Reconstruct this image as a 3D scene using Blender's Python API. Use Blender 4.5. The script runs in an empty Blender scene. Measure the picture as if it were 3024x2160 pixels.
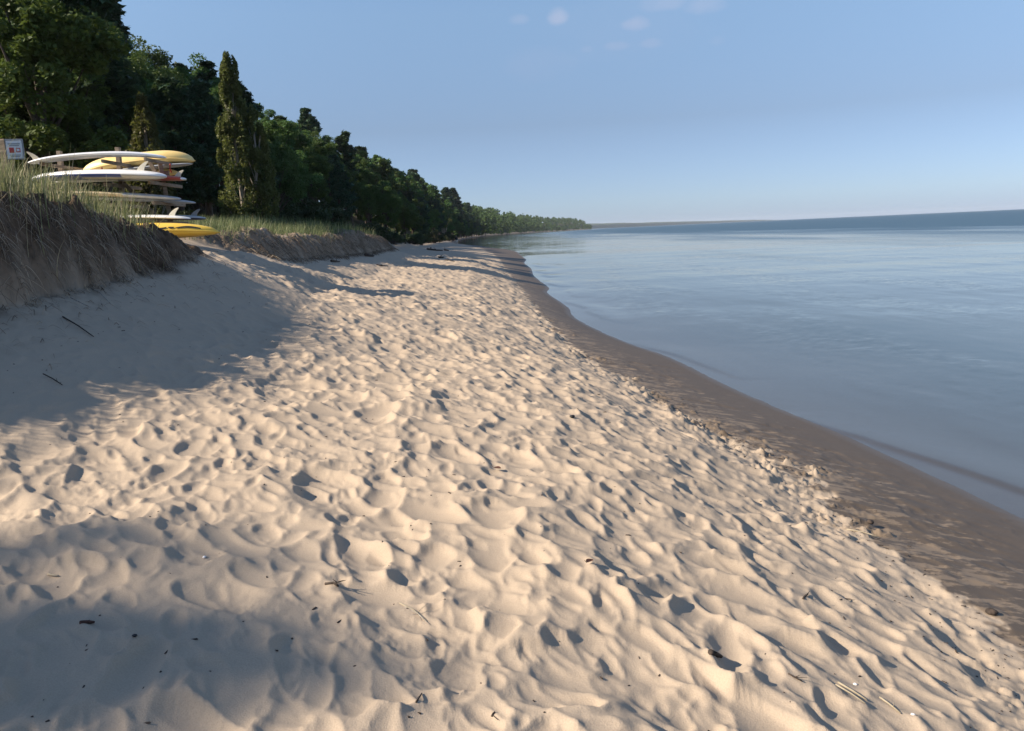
import bpy, math, random
import numpy as np
from mathutils import Vector, Matrix
R = math.radians
rng = np.random.default_rng(7)
random.seed(7)
sc = bpy.context.scene
COL = sc.collection
CAM_H = 2.6
SUN_AZ, SUN_EL = R(-102), R(33.5)          # clockwise from +Y

# ------------------------------------------------------------------ helpers
def tag(o, label=None, cat=None, group=None, kind=None):
    if label: o['label'] = label
    if cat: o['category'] = cat
    if group: o['group'] = group
    if kind: o['kind'] = kind
    return o

def link(name, data, mats=(), parent=None, loc=(0, 0, 0), rot=(0, 0, 0), scale=(1, 1, 1)):
    o = bpy.data.objects.new(name, data)
    COL.objects.link(o)
    if data is not None and mats and len(data.materials) == 0:
        for m in mats: data.materials.append(m)
    o.location = loc; o.rotation_euler = rot; o.scale = scale
    if parent is not None: o.parent = parent
    return o

def empty(name, loc=(0, 0, 0), rz=0.0, s=1.0):
    o = bpy.data.objects.new(name, None); COL.objects.link(o)
    o.location = loc; o.rotation_euler = (0, 0, rz); o.scale = (s, s, s)
    o.empty_display_size = 0.2
    return o

def mesh_np(name, V, Q, mat_idx=None, smooth=False):
    """V (n,3) floats, Q (m,4) or (m,3) ints"""
    V = np.asarray(V, np.float32); Q = np.asarray(Q, np.int32)
    k = Q.shape[1]
    me = bpy.data.meshes.new(name)
    me.vertices.add(len(V)); me.vertices.foreach_set('co', V.ravel())
    me.loops.add(Q.size); me.loops.foreach_set('vertex_index', Q.ravel())
    me.polygons.add(len(Q))
    me.polygons.foreach_set('loop_start', np.arange(0, Q.size, k, dtype=np.int32))
    me.polygons.foreach_set('loop_total', np.full(len(Q), k, np.int32))
    if mat_idx is not None: me.polygons.foreach_set('material_index', np.asarray(mat_idx, np.int32))
    me.polygons.foreach_set('use_smooth', np.full(len(Q), smooth, bool))
    me.update(calc_edges=True)
    return me

def vattr(me, name, arr):
    a = me.attributes.new(name, 'FLOAT', 'POINT')
    a.data.foreach_set('value', np.asarray(arr, np.float32))

class MB:
    """collects quads / tris and tubes, then becomes one mesh"""
    def __init__(s): s.v = []; s.f = []; s.m = []
    def add(s, V, F, m=0):
        b = len(s.v); s.v += [tuple(p) for p in V]
        s.f += [tuple(i + b for i in f) for f in F]; s.m += [m] * len(F)
    def box(s, c, size, rot=None, m=0, bev=0.0):
        x, y, z = [q / 2 for q in size]
        if bev <= 0:
            P = [Vector((a * x, b * y, d * z)) for d in (-1, 1) for a, b in ((-1, -1), (1, -1), (1, 1), (-1, 1))]
            F = [(3, 2, 1, 0), (4, 5, 6, 7), (0, 1, 5, 4), (1, 2, 6, 5), (2, 3, 7, 6), (3, 0, 4, 7)]
        else:
            b_ = bev; P = []
            for d, inset in ((-z, b_), (-z + b_, 0), (z - b_, 0), (z, b_)):
                xx, yy = x - inset, y - inset
                P += [Vector(q) for q in ((-xx, -yy, d), (xx, -yy, d), (xx, yy, d), (-xx, yy, d))]
            F = [(3, 2, 1, 0), (12, 13, 14, 15)]
            for k in range(3):
                for i in range(4):
                    j = (i + 1) % 4; F.append((k * 4 + i, k * 4 + j, k * 4 + 4 + j, k * 4 + 4 + i))
        if rot is not None: P = [rot @ p for p in P]
        s.add([p + Vector(c) for p in P], F, m)
    def tube(s, pts, rad, n=6, m=0, cap=True):
        pts = [Vector(p) for p in pts]; V = []; F = []
        up = Vector((0.13, 0.21, 0.97))
        for i, p in enumerate(pts):
            t = (pts[min(i + 1, len(pts) - 1)] - pts[max(i - 1, 0)]).normalized()
            a = t.cross(up)
            if a.length < 1e-3: a = t.cross(Vector((1, 0, 0)))
            a.normalize(); b = t.cross(a)
            r = rad[i] if hasattr(rad, '__len__') else rad
            for k in range(n):
                w = 2 * math.pi * k / n
                V.append(p + (a * math.cos(w) + b * math.sin(w)) * r)
        for i in range(len(pts) - 1):
            for k in range(n):
                k2 = (k + 1) % n
                F.append((i * n + k, i * n + k2, (i + 1) * n + k2, (i + 1) * n + k))
        if cap:
            F.append(tuple(range(n))[::-1]); F.append(tuple((len(pts) - 1) * n + k for k in range(n)))
        s.add(V, F, m)
    def bar(s, a, b, w, h, m=0, bev=0.004):
        a, b = Vector(a), Vector(b); d = b - a
        s.box((a + b) / 2, (d.length, w, h), d.to_track_quat('X', 'Z').to_matrix(), m, bev)
    def mesh(s, name, smooth=False):
        me = bpy.data.meshes.new(name); me.from_pydata(s.v, [], s.f)
        me.polygons.foreach_set('material_index', s.m)
        me.polygons.foreach_set('use_smooth', [smooth] * len(s.f)); me.update()
        return me
    def build(s, name, mats, parent=None, smooth=False, loc=(0, 0, 0), rot=(0, 0, 0)):
        if not isinstance(mats, (list, tuple)): mats = [mats]
        return link(name, s.mesh(name, smooth), mats, parent, loc, rot)

# ------------------------------------------------------------------ noise
def _hash(ix, iy, seed):
    h = (ix.astype(np.int64) * 374761393 + iy.astype(np.int64) * 668265263 + seed * 974711) & 0xffffffff
    h = ((h ^ (h >> 13)) * 1274126177) & 0xffffffff
    return ((h ^ (h >> 16)) & 0xffffff) / float(0xffffff)
def vnoise(x, y, seed=0):
    ix = np.floor(x); iy = np.floor(y); fx = x - ix; fy = y - iy
    ix = ix.astype(np.int64); iy = iy.astype(np.int64)
    fx = fx * fx * fx * (fx * (fx * 6 - 15) + 10); fy = fy * fy * fy * (fy * (fy * 6 - 15) + 10)
    a = _hash(ix, iy, seed); b = _hash(ix + 1, iy, seed); c = _hash(ix, iy + 1, seed); d = _hash(ix + 1, iy + 1, seed)
    return (a + (b - a) * fx) * (1 - fy) + (c + (d - c) * fx) * fy
def fbm(x, y, oct=4, seed=0, gain=0.5):
    s = 0.0; a = 1.0; t = 0.0
    for i in range(oct):
        ca, sa = math.cos(0.6 * i + .3), math.sin(0.6 * i + .3)
        s = s + a * (vnoise((x * ca - y * sa) * 2.03 ** i + 17.3 * i, (x * sa + y * ca) * 2.03 ** i - 9.1 * i, seed + i) - .5)
        t += a; a *= gain
    return s / t * 2          # about -1..1
def sstep(a, b, x):
    t = np.clip((x - a) / (b - a), 0, 1); return t * t * (3 - 2 * t)
def pchip(X, Y):
    X = np.array(X, float); Y = np.array(Y, float); h = np.diff(X); dl = np.diff(Y) / h
    m = np.zeros(len(X)); m[0] = dl[0]; m[-1] = dl[-1]
    for i in range(1, len(X) - 1):
        if dl[i - 1] * dl[i] > 0:
            w1 = 2 * h[i] + h[i - 1]; w2 = h[i] + 2 * h[i - 1]
            m[i] = (w1 + w2) / (w1 / dl[i - 1] + w2 / dl[i])
    def fn(x):
        x = np.clip(x, X[0], X[-1]); i = np.clip(np.searchsorted(X, x) - 1, 0, len(X) - 2)
        t = (x - X[i]) / h[i]
        return ((2 * t**3 - 3 * t**2 + 1) * Y[i] + (t**3 - 2 * t**2 + t) * h[i] * m[i]
                + (-2 * t**3 + 3 * t**2) * Y[i + 1] + (t**3 - t**2) * h[i] * m[i + 1])
    return fn

# ------------------------------------------------------------------ the shape of the shore (metres; camera stands at x=0, y=0)
shore_x = pchip([-3000, -60, -10, 3, 6.4, 7.1, 8.2, 9.4, 11.25, 12.9, 15.3, 18, 20.3, 24.4, 26.5, 28.3, 33.9, 36.5, 39, 47.5, 55.6, 66.5, 75, 85, 105, 123, 140, 175, 200, 230, 300, 380, 553, 780, 960, 1250, 1800, 2450, 2600, 2900, 3600],
                [12, 9, 5.6, 4.5, 4.28, 4.22, 4.1, 3.97, 3.64, 3.42, 3.19, 2.63, 2.27, 1.91, 1.98, 1.91, 1.63, 1.85, 1.79, 1.52, 1.64, 1.43, 1.75, 1.61, 1.3, 0, -2.3, -6.5, -10, -13.6, -18, -21, -22, -11, 8, 42, 128, 258, 262, 200, -400])
dry_x = pchip([-3000, -60, -10, 3.6, 4.7, 5.5, 5.9, 6.9, 7.7, 8.8, 10.1, 11.6, 13.35, 17.15, 22.2, 31.7, 38.1, 47.4, 61.7, 85, 105, 123, 140, 175, 230, 380, 553, 780, 960, 1250, 1800, 2450, 2600, 2900, 3600],
              [9, 6, 3.2, 2.38, 2.42, 2.32, 2.42, 2.4, 2.22, 1.98, 1.75, 1.54, 1.25, .94, .73, .37, .14, -.19, -.6, -1.6, -3, -4, -6, -9.5, -16, -23.5, -24.5, -13.5, 5.5, 39, 125, 255, 259, 197, -403])
foot_x = pchip([-3000, -20, 0, 4, 5.5, 6.6, 7.8, 9.5, 11, 12.6, 13.6, 15.5, 17.5, 19, 24, 28, 37, 45, 47, 52, 70, 104, 150, 230, 380, 553, 780, 960, 1250, 1800, 2450, 2600, 2900, 3600],
               [-6, -6.5, -6.6, -5.55, -5.1, -4.98, -4.85, -4.9, -4.95, -4.85, -5.1, -5.6, -5.8, -6.1, -6.4, -6.45, -6.4, -6.5, -7.2, -9, -13, -17, -19, -24, -27.5, -28, -17.5, 1.5, 35, 121, 251, 255, 193, -407])
foot_z = pchip([-3000, 0, 5, 7.8, 9.5, 11, 12.6, 15.5, 19, 24, 28, 37, 45, 55, 104, 230, 600, 3600],
               [1.9, 1.9, 1.9, 2.1, 2.2, 2.3, 2.45, 2.5, 2.4, 2.06, 2.0, 1.95, 2.0, 1.9, 1.45, 1.2, 1.2, 1.2])
top_z = pchip([-3000, 0, 4, 6, 7, 8.3, 9, 10, 11.4, 12.5, 13.3, 15, 17, 18.5, 20, 23.5, 25, 30, 34, 37, 40, 46, 48, 60, 104, 230, 3600],
              [2.6, 2.7, 2.95, 3.2, 3.25, 3.27, 3.27, 3.22, 3.02, 2.82, 2.75, 2.8, 2.82, 2.78, 2.82, 2.9, 2.7, 2.68, 2.75, 2.92, 2.8, 2.65, 2.7, 3.0, 3.4, 3.2, 3.0])
face_w = pchip([-3000, 0, 3.6, 4.4, 7.6, 12.3, 13.2, 14, 17.8, 19.5, 21, 45.5, 47.5, 55, 3600],
               [3.5, 3.5, 1.6, .6, .36, .34, .9, 2.2, 2.0, .9, .5, .5, 2.0, 3.5, 3.5])
hill_x = pchip([-3000, 0, 300, 380, 553, 780, 960, 1250, 1800, 2450, 2600, 2900, 3600],
               [-20, -20, -24, -29, -32, -22, -3, 30, 116, 246, 250, 188, -412])

def profile(x, y):
    xs, xb, xk, zk = shore_x(y), dry_x(y), foot_x(y), foot_z(y)
    u = (xb - x) / np.maximum(xb - xk, .5)
    us = np.clip(u, 0, 1)
    K = [0, .28, .72, 1.0]
    # beach face: a steeper berm just above the wet strip, flatter behind it
    kf = 1 - .45 * sstep(55, 125, y); z1 = .4 + .6 * kf; z2 = .4 + (1.05 + (zk - 2.1) * .5) * kf
    t = us
    a = .4 + (z1 - .4) * np.sin(np.clip(t / K[1], 0, 1) * math.pi / 2) ** .9
    lin = np.where(t < K[1], .4 + (z1 - .4) * (t / K[1]),
          np.where(t < K[2], z1 + (z2 - z1) * (t - K[1]) / (K[2] - K[1]), z2 + (zk - z2) * (t - K[2]) / (1 - K[2])))
    dry = lin * .75 + np.where(t < K[1], a, lin) * .25
    wet = .4 * np.clip((xs - x) / np.maximum(xs - xb, .3), -99, 1)
    wet = np.where(x > xs, -np.minimum((x - xs) * .09 + .012 * np.sqrt(np.maximum(x - xs, 0)), 2.5), wet)
    return np.where(u > 0, dry, wet)

def lip_x(x, y):
    n1 = fbm(y * .9 + 3, x * .3, 3, 11) * .16 + fbm(y * 3.1, x * 1.1 + 8, 3, 12) * .09
    return foot_x(y) + n1 * np.clip(1.2 - face_w(y) * .4, .3, 1) - .02

def ground_z(x, y, detail=None):
    x = np.asarray(x, float); y = np.asarray(y, float)
    z = profile(x, y)
    near = np.clip(1 - (y - 60) / 60, 0.15, 1)
    fw = face_w(y); lip = lip_x(x, y)
    s = np.clip((lip - x) / fw, 0, 1)
    s = np.where(fw < 1.2, s ** .75, s * s * (3 - 2 * s))
    back = np.maximum(lip - x - fw, 0)
    tz = top_z(y) + .10 * fbm(x * .5, y * .5, 3, 5) + np.minimum(back * np.where(y < 13.5, .10, .03), .55) + .05 * fbm(x * 2, y * 2, 2, 6)
    tz = tz + .45 * np.exp(-((x + 11.5) / 3) ** 2 - ((y - 34) / 6) ** 2)
    z = np.where(s > 0, z * (1 - s) + tz * s, z)
    hx = hill_x(y)
    d = np.maximum(hx - x + 1.5 * fbm(x * .1, y * .1, 2, 31), 0)
    far = sstep(600, 1300, y)
    z = z + np.where(d > 0, (9 + 9 * far) * (1 - np.exp(-d / 17.0)) * sstep(0, 6, d), 0) + np.where(d > 0, .3 * fbm(x * .4, y * .4, 3, 32), 0)
    return z

# ------------------------------------------------------------------ footprints in the dry sand, pressed one after another
def churn(x0, x1, y0, y1, res, per_m2, seed, size=1.0, depth=1.0):
    g = np.random.default_rng(seed)
    nx, ny = int((x1 - x0) / res), int((y1 - y0) / res)
    X, Y = np.meshgrid(x0 + (np.arange(nx) + .5) * res, y0 + (np.arange(ny) + .5) * res)
    H = (.070 * fbm(X * .75, Y * .75, 3, seed) + .050 * fbm(X * 2.1 + Y * .9, Y * 1.5, 2, seed + 3) + .026 * fbm(X * 4.6 + Y * 2, Y * 3.8, 2, seed + 5) + .006 * fbm(X * 14, Y * 12, 2, seed + 6)) * depth
    n = int(per_m2 * (x1 - x0) * (y1 - y0))
    for i in range(n):
        cx, cy = g.uniform(x0, x1), g.uniform(y0, y1)
        big = g.random() < .16
        a = g.uniform(.07, .15) * size * (1.7 if big else 1); b = a * g.uniform(.36, .66)
        dp = a * g.uniform(.07, .15) * depth
        w = g.normal(R(126), .5)
        r = a * 1.7
        i0, i1 = max(int((cx - r - x0) / res), 0), min(int((cx + r - x0) / res) + 1, nx)
        j0, j1 = max(int((cy - r - y0) / res), 0), min(int((cy + r - y0) / res) + 1, ny)
        if i1 - i0 < 2 or j1 - j0 < 2: continue
        S = (slice(j0, j1), slice(i0, i1))
        dx = X[S] - cx; dy = Y[S] - cy
        p = dx * math.cos(w) + dy * math.sin(w); q = -dx * math.sin(w) + dy * math.cos(w)
        k = g.uniform(-.35, .35)
        rr = np.sqrt((p / a) ** 2 + (q / (b * (1 + k * p / a))) ** 2)
        h = H[S]; inn = rr < 1.15
        if not inn.any(): continue
        hb = h[inn].mean()
        tilt = g.uniform(-.1, .1) * p + g.uniform(-.1, .1) * q
        bowl = hb + tilt - dp + dp * np.minimum(rr, 1.3) ** 2.2 * 1.15
        h2 = np.where(rr < 1.15, np.minimum(h, bowl), h)
        h2 = h2 + dp * .5 * np.exp(-((rr - 1.2) / .22) ** 2) * (.6 + .4 * np.sin(3 * np.arctan2(q, p) + cx * 9))
        H[S] = h2
    lim = math.tan(R(34)) * res
    for it in range(6):                                   # loose sand slides back to its angle of repose
        for ax in (0, 1):
            d = np.diff(H, axis=ax)
            ex = np.sign(d) * np.maximum(np.abs(d) - lim, 0) * .25
            if ax == 0: H[:-1] += ex; H[1:] -= ex
            else: H[:, :-1] += ex; H[:, 1:] -= ex
    return H - H.mean(), (x0, y0, res)

def sample(T, x, y):
    H, (x0, y0, res) = T
    fx = np.clip((x - x0) / res - .5, 0, H.shape[1] - 1.001); fy = np.clip((y - y0) / res - .5, 0, H.shape[0] - 1.001)
    ix = fx.astype(int); iy = fy.astype(int); tx = fx - ix; ty = fy - iy
    return (H[iy, ix] * (1 - tx) + H[iy, ix + 1] * tx) * (1 - ty) + (H[iy + 1, ix] * (1 - tx) + H[iy + 1, ix + 1] * tx) * ty

NEAR = churn(-7.5, 5, .6, 15, .01, 55, 21)
MID = churn(-10, 4, 12, 66, .025, 34, 22, 1.2, 1.25)

def sand_detail(x, y):
    a = sample(NEAR, x, y); b = sample(MID, x, y)
    k = sstep(12.5, 14.5, y)
    d = a * (1 - k) + b * k
    return np.where(y < .7, 0, np.where(y > 65, .05 * fbm(x * 1.3, y * 1.3, 3, 71), d))

def wet_edge(x, y):
    """0 = dry sand, 1 = wet sand; a ragged line"""
    e = dry_x(y) + .22 * fbm(x * 1.6 + 4, y * 1.6, 3, 41) + .24 * fbm(x * 6, y * 6, 4, 42, .6) + .12
    return sstep(-.035, .035, x - e), x - e

# ------------------------------------------------------------------ materials
def mat(name, rough=.8, col=(.5, .5, .5), spec=.3):
    m = bpy.data.materials.new(name); m.use_nodes = True
    b = m.node_tree.nodes['Principled BSDF']
    b.inputs['Base Color'].default_value = (*col, 1); b.inputs['Roughness'].default_value = rough
    b.inputs['Specular IOR Level'].default_value = spec
    return m
def N(m, t, **kw):
    n = m.node_tree.nodes.new(t)
    for k, v in kw.items():
        if hasattr(n, k): setattr(n, k, v)
        else: n.inputs[k].default_value = v
    return n
def L(m, a, b): m.node_tree.links.new(a, b)
def bsdf(m): return m.node_tree.nodes['Principled BSDF']
def coords(m, scale=(1, 1, 1), kind='Object'):
    tc = N(m, 'ShaderNodeTexCoord'); mp = N(m, 'ShaderNodeMapping'); mp.inputs['Scale'].default_value = scale
    L(m, tc.outputs[kind], mp.inputs['Vector']); return mp.outputs['Vector']
def noise(m, vec, scale, detail=4, rough=.55):
    n = N(m, 'ShaderNodeTexNoise'); n.inputs['Scale'].default_value = scale
    n.inputs['Detail'].default_value = detail; n.inputs['Roughness'].default_value = rough
    L(m, vec, n.inputs['Vector']); return n.outputs['Fac']
def ramp(m, fac, stops):
    r = N(m, 'ShaderNodeValToRGB'); e = r.color_ramp.elements
    while len(e) < len(stops): e.new(.5)
    for i, (p, c) in enumerate(stops):
        e[i].position = p; e[i].color = (*c, 1) if len(c) == 3 else c
    L(m, fac, r.inputs['Fac']); return r.outputs['Color']
def mixc(m, f, a, b, blend='MIX'):
    n = N(m, 'ShaderNodeMix', data_type='RGBA', blend_type=blend)
    for sock, v in ((n.inputs[0], f), (n.inputs[6], a), (n.inputs[7], b)):
        if isinstance(v, (int, float)): sock.default_value = v
        elif isinstance(v, tuple): sock.default_value = (*v, 1) if len(v) == 3 else v
        else: L(m, v, sock)
    return n.outputs[2]
def math_(m, op, a, b=0.0, clamp=False):
    n = N(m, 'ShaderNodeMath', operation=op, use_clamp=clamp)
    for s, v in ((n.inputs[0], a), (n.inputs[1], b)):
        if isinstance(v, (int, float)): s.default_value = v
        else: L(m, v, s)
    return n.outputs[0]
def maprange(m, v, a, b, c=0.0, d=1.0, smooth=True):
    n = N(m, 'ShaderNodeMapRange', interpolation_type='SMOOTHSTEP' if smooth else 'LINEAR')
    L(m, v, n.inputs[0])
    for i, q in enumerate((a, b, c, d)): n.inputs[1 + i].default_value = q
    return n.outputs[0]
def attr(m, name): return N(m, 'ShaderNodeAttribute', attribute_name=name).outputs['Fac']
def bump(m, h, strength, dist, nrm=None):
    b = N(m, 'ShaderNodeBump'); b.inputs['Strength'].default_value = strength; b.inputs['Distance'].default_value = dist
    L(m, h, b.inputs['Height'])
    if nrm is not None: L(m, nrm, b.inputs['Normal'])
    return b.outputs['Normal']

def ground_material():
    m = mat('beach_sand', .9, spec=.15); b = bsdf(m)
    v = coords(m)
    big = noise(m, v, .7, 4); grain = noise(m, v, 160, 3, .7); mid = noise(m, v, 14, 5, .6)
    dry = mixc(m, big, (.380, .302, .222), (.430, .345, .257))
    dry = mixc(m, math_(m, 'MULTIPLY', maprange(m, grain, .35, .7), .35), dry, (.28, .215, .152))
    # wet sand: dark, with lighter drying flecks lying along the shore
    v2 = coords(m, (2.2, 5.5, 1)); fleck = noise(m, v2, 1.7, 6, .70)
    wet = mixc(m, mid, (.085, .066, .049), (.106, .083, .063))
    wet_d = attr(m, 'wet_dist')
    amount = maprange(m, wet_d, 0.0, 1.9, .095, -.15, False)
    fl = maprange(m, math_(m, 'ADD', fleck, amount), .535, .60, 0, .75)
    wet = mixc(m, fl, wet, (.225, .170, .117))
    col = mixc(m, attr(m, 'wet'), dry, wet)
    # damp crumbly rim
    col = mixc(m, math_(m, 'MULTIPLY', attr(m, 'rim'), maprange(m, mid, .45, .7)), col, (.20, .148, .10))
    # dune scarp soil, root-bound
    soil = mixc(m, maprange(m, noise(m, v, 5, 6, .65), .3, .7), (.040, .026, .016), (.140, .096, .062))
    col = mixc(m, attr(m, 'soil'), col, soil)
    litter = mixc(m, noise(m, v, 3, 5), (.040, .036, .020), (.115, .095, .058))
    col = mixc(m, attr(m, 'litter'), col, litter)
    L(m, col, b.inputs['Base Color'])
    L(m, math_(m, 'MINIMUM', maprange(m, attr(m, 'wet'), 0, 1, .92, .6), maprange(m, attr(m, 'to_water'), 0.0, .6, .42, .95)), b.inputs['Roughness'])
    h = math_(m, 'ADD', math_(m, 'MULTIPLY', grain, .35), math_(m, 'MULTIPLY', mid, .65))
    nb = N(m, 'ShaderNodeBump'); nb.inputs['Distance'].default_value = .012
    L(m, h, nb.inputs['Height']); L(m, maprange(m, attr(m, 'wet'), 0, 1, .55, .25), nb.inputs['Strength'])
    L(m, nb.outputs['Normal'], b.inputs['Normal'])
    return m

def water_material():
    m = bpy.data.materials.new('lake_water'); m.use_nodes = True
    nt = m.node_tree; nt.nodes.remove(nt.nodes['Principled BSDF']); out = nt.nodes['Material Output']
    v = coords(m)
    off = attr(m, 'offshore')                       # metres from the waterline
    vs = coords(m, (.9, .12, 1)); vs2 = coords(m, (.06, .012, 1))
    streak = noise(m, vs2, 1.0, 4, .55)
    ruff = maprange(m, math_(m, 'ADD', off, math_(m, 'MULTIPLY', math_(m, 'SUBTRACT', streak, .5), 120.0)), 14, 95)
    def slope(scale, sc3, detail=2, rough=.5):
        n = N(m, 'ShaderNodeTexNoise'); n.inputs['Scale'].default_value = scale; n.inputs['Detail'].default_value = detail; n.inputs['Roughness'].default_value = rough
        L(m, coords(m, sc3), n.inputs['Vector'])
        q = N(m, 'ShaderNodeVectorMath', operation='SUBTRACT'); L(m, n.outputs['Color'], q.inputs[0]); q.inputs[1].default_value = (.5, .5, .5)
        return q.outputs[0]
    def vscale(v_, k):
        q = N(m, 'ShaderNodeVectorMath', operation='SCALE'); L(m, v_, q.inputs[0])
        if isinstance(k, (int, float)): q.inputs['Scale'].default_value = k
        else: L(m, k, q.inputs['Scale'])
        return q.outputs[0]
    def vadd(a_, b_):
        q = N(m, 'ShaderNodeVectorMath', operation='ADD'); L(m, a_, q.inputs[0])
        if isinstance(b_, tuple): q.inputs[1].default_value = b_
        else: L(m, b_, q.inputs[1])
        return q.outputs[0]
    patch = maprange(m, noise(m, coords(m, (.30, .09, 1)), 1.0, 3), .40, .64)
    lee = maprange(m, off, .5, 3.0)
    sl = vscale(slope(1.0, (.10, .20, 1), 3), .024)
    sl = vadd(sl, vscale(slope(1.0, (.011, .22, 1), 3, .6), .06))
    sl = vadd(sl, vscale(slope(2.2, (.7, 1.5, 1), 2), math_(m, 'MULTIPLY', patch, .075)))
    sl = vadd(sl, vscale(slope(7.0, (.7, 1.6, 1), 2), math_(m, 'MULTIPLY', math_(m, 'MULTIPLY', patch, lee), .13)))
    sl = vadd(sl, vscale(slope(6.0, (1, .8, 1), 3, .6), math_(m, 'MULTIPLY', ruff, .30)))
    flat = N(m, 'ShaderNodeVectorMath', operation='MULTIPLY'); L(m, sl, flat.inputs[0]); flat.inputs[1].default_value = (1, 1, 0)
    geo = N(m, 'ShaderNodeNewGeometry')
    nn_ = N(m, 'ShaderNodeVectorMath', operation='NORMALIZE'); L(m, vadd(flat.outputs[0], geo.outputs['Normal']), nn_.inputs[0])
    nrm = nn_.outputs[0]
    fr = N(m, 'ShaderNodeFresnel'); L(m, maprange(m, geo.outputs['Backfacing'], 0, 1, 1.5, 1 / 1.5, False), fr.inputs['IOR']); L(m, nrm, fr.inputs['Normal'])
    gl = N(m, 'ShaderNodeBsdfGlossy'); gl.inputs['Color'].default_value = (1, .95, .89, 1); L(m, nrm, gl.inputs['Normal'])
    L(m, maprange(m, ruff, 0, 1, .06, .2), gl.inputs['Roughness'])
    dif = N(m, 'ShaderNodeBsdfDiffuse'); dif.inputs['Color'].default_value = (.070, .092, .102, 1)
    tr = N(m, 'ShaderNodeBsdfTransparent'); tr.inputs['Color'].default_value = (.95, .97, .97, 1)
    body = N(m, 'ShaderNodeMixShader'); L(m, maprange(m, attr(m, 'depth'), 0.0, .8, .0, 1.0, False), body.inputs[0])
    L(m, tr.outputs[0], body.inputs[1]); L(m, dif.outputs[0], body.inputs[2])
    calm_ = N(m, 'ShaderNodeMixShader'); L(m, fr.outputs[0], calm_.inputs[0]); L(m, body.outputs[0], calm_.inputs[1]); L(m, gl.outputs[0], calm_.inputs[2])
    pr = N(m, 'ShaderNodeBsdfPrincipled'); pr.inputs['Base Color'].default_value = (.040, .078, .110, 1); pr.inputs['IOR'].default_value = 1.33
    pr.inputs['Roughness'].default_value = .46; L(m, nrm, pr.inputs['Normal'])
    mx = N(m, 'ShaderNodeMixShader'); L(m, ruff, mx.inputs[0]); L(m, calm_.outputs[0], mx.inputs[1]); L(m, pr.outputs[0], mx.inputs[2])
    L(m, mx.outputs[0], out.inputs['Surface'])
    return m

def leaf_material(name, c1, c2, c3, trans=.35):
    m = mat(name, .6, spec=.25); b = bsdf(m); out = m.node_tree.nodes['Material Output']
    v = coords(m)
    oi = N(m, 'ShaderNodeObjectInfo')
    col = mixc(m, maprange(m, noise(m, v, 1.1, 3), .35, .68), c1, c2)
    col = mixc(m, math_(m, 'MULTIPLY', maprange(m, noise(m, v, 9, 2), .5, .75), .55), col, c3)
    hs = N(m, 'ShaderNodeHueSaturation'); L(m, col, hs.inputs['Color'])
    L(m, maprange(m, oi.outputs['Random'], 0, 1, .47, .525, False), hs.inputs['Hue'])
    L(m, maprange(m, oi.outputs['Random'], 0, 1, .75, 1.2, False), hs.inputs['Value'])
    L(m, hs.outputs[0], b.inputs['Base Color'])
    t = N(m, 'ShaderNodeBsdfTranslucent')
    tcol = mixc(m, .5, hs.outputs[0], (.10, .13, .02)); L(m, tcol, t.inputs['Color'])
    mx = N(m, 'ShaderNodeMixShader'); mx.inputs[0].default_value = trans
    L(m, b.outputs[0], mx.inputs[1]); L(m, t.outputs[0], mx.inputs[2]); L(m, mx.outputs[0], out.inputs['Surface'])
    return m

def noisy(name, c1, c2, scale=6, rough=.8, stretch=(1, 1, 1), bmp=0.0, spec=.3):
    m = mat(name, rough, spec=spec); v = coords(m, stretch); f = noise(m, v, scale, 5, .6)
    L(m, mixc(m, maprange(m, f, .3, .7), c1, c2), bsdf(m).inputs['Base Color'])
    if bmp: L(m, bump(m, f, bmp, .02), bsdf(m).inputs['Normal'])
    return m

M = {}
M['ground'] = ground_material()
M['water'] = water_material()
M['leaf'] = leaf_material('broad_leaves', (.056, .112, .032), (.102, .168, .046), (.140, .190, .060))
M['leaf_light'] = leaf_material('bright_leaves', (.060, .100, .022), (.095, .140, .034), (.13, .17, .05))
M['needle'] = leaf_material('pine_needles', (.028, .062, .032), (.052, .092, .044), (.075, .110, .054), .15)
M['poplar'] = leaf_material('poplar_leaves', (.095, .108, .034), (.145, .152, .05), (.19, .185, .068), .42)
M['scrub'] = leaf_material('scrub_leaves', (.030, .050, .020), (.06, .08, .035), (.09, .10, .05), .25)
M['bark'] = noisy('bark', (.045, .034, .026), (.12, .095, .072), 4, .9, (3, 3, .6), .6)
M['bark_pale'] = noisy('pale_bark', (.22, .19, .15), (.38, .34, .28), 4, .9, (3, 3, .6), .5)
M['wood'] = noisy('weathered_timber', (.17, .125, .085), (.30, .235, .165), 5, .85, (1, 1, 6), .4)
M['wood_dark'] = noisy('dark_driftwood', (.028, .022, .018), (.075, .055, .042), 6, .9, (4, 4, 1), .5)
M['wood_grey'] = noisy('grey_driftwood', (.20, .17, .14), (.36, .32, .27), 6, .9, (5, 5, 1), .5)
M['stick_red'] = noisy('red_brown_stick', (.05, .022, .015), (.10, .045, .03), 30, .8)
M['straw'] = noisy('dry_straw', (.24, .20, .135), (.34, .29, .21), 20, .8)
M['white_gel'] = noisy('white_gelcoat', (.74, .73, .70), (.80, .79, .76), 3, .3, spec=.5)
M['cream'] = noisy('cream_gelcoat', (.62, .55, .42), (.70, .64, .50), 2, .4, spec=.5)
M['tan'] = noisy('tan_gelcoat', (.42, .33, .20), (.52, .43, .28), 2, .45, spec=.5)
M['grey_gel'] = noisy('grey_gelcoat', (.33, .34, .34), (.42, .43, .43), 3, .4, spec=.5)
M['blue'] = noisy('blue_rail', (.018, .038, .16), (.03, .06, .22), 3, .35, spec=.5)
M['navy'] = noisy('navy_deck', (.02, .022, .05), (.035, .035, .07), 4, .5, spec=.4)
M['red'] = noisy('red_rail', (.42, .06, .035), (.50, .09, .05), 3, .4, spec=.5)
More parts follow.
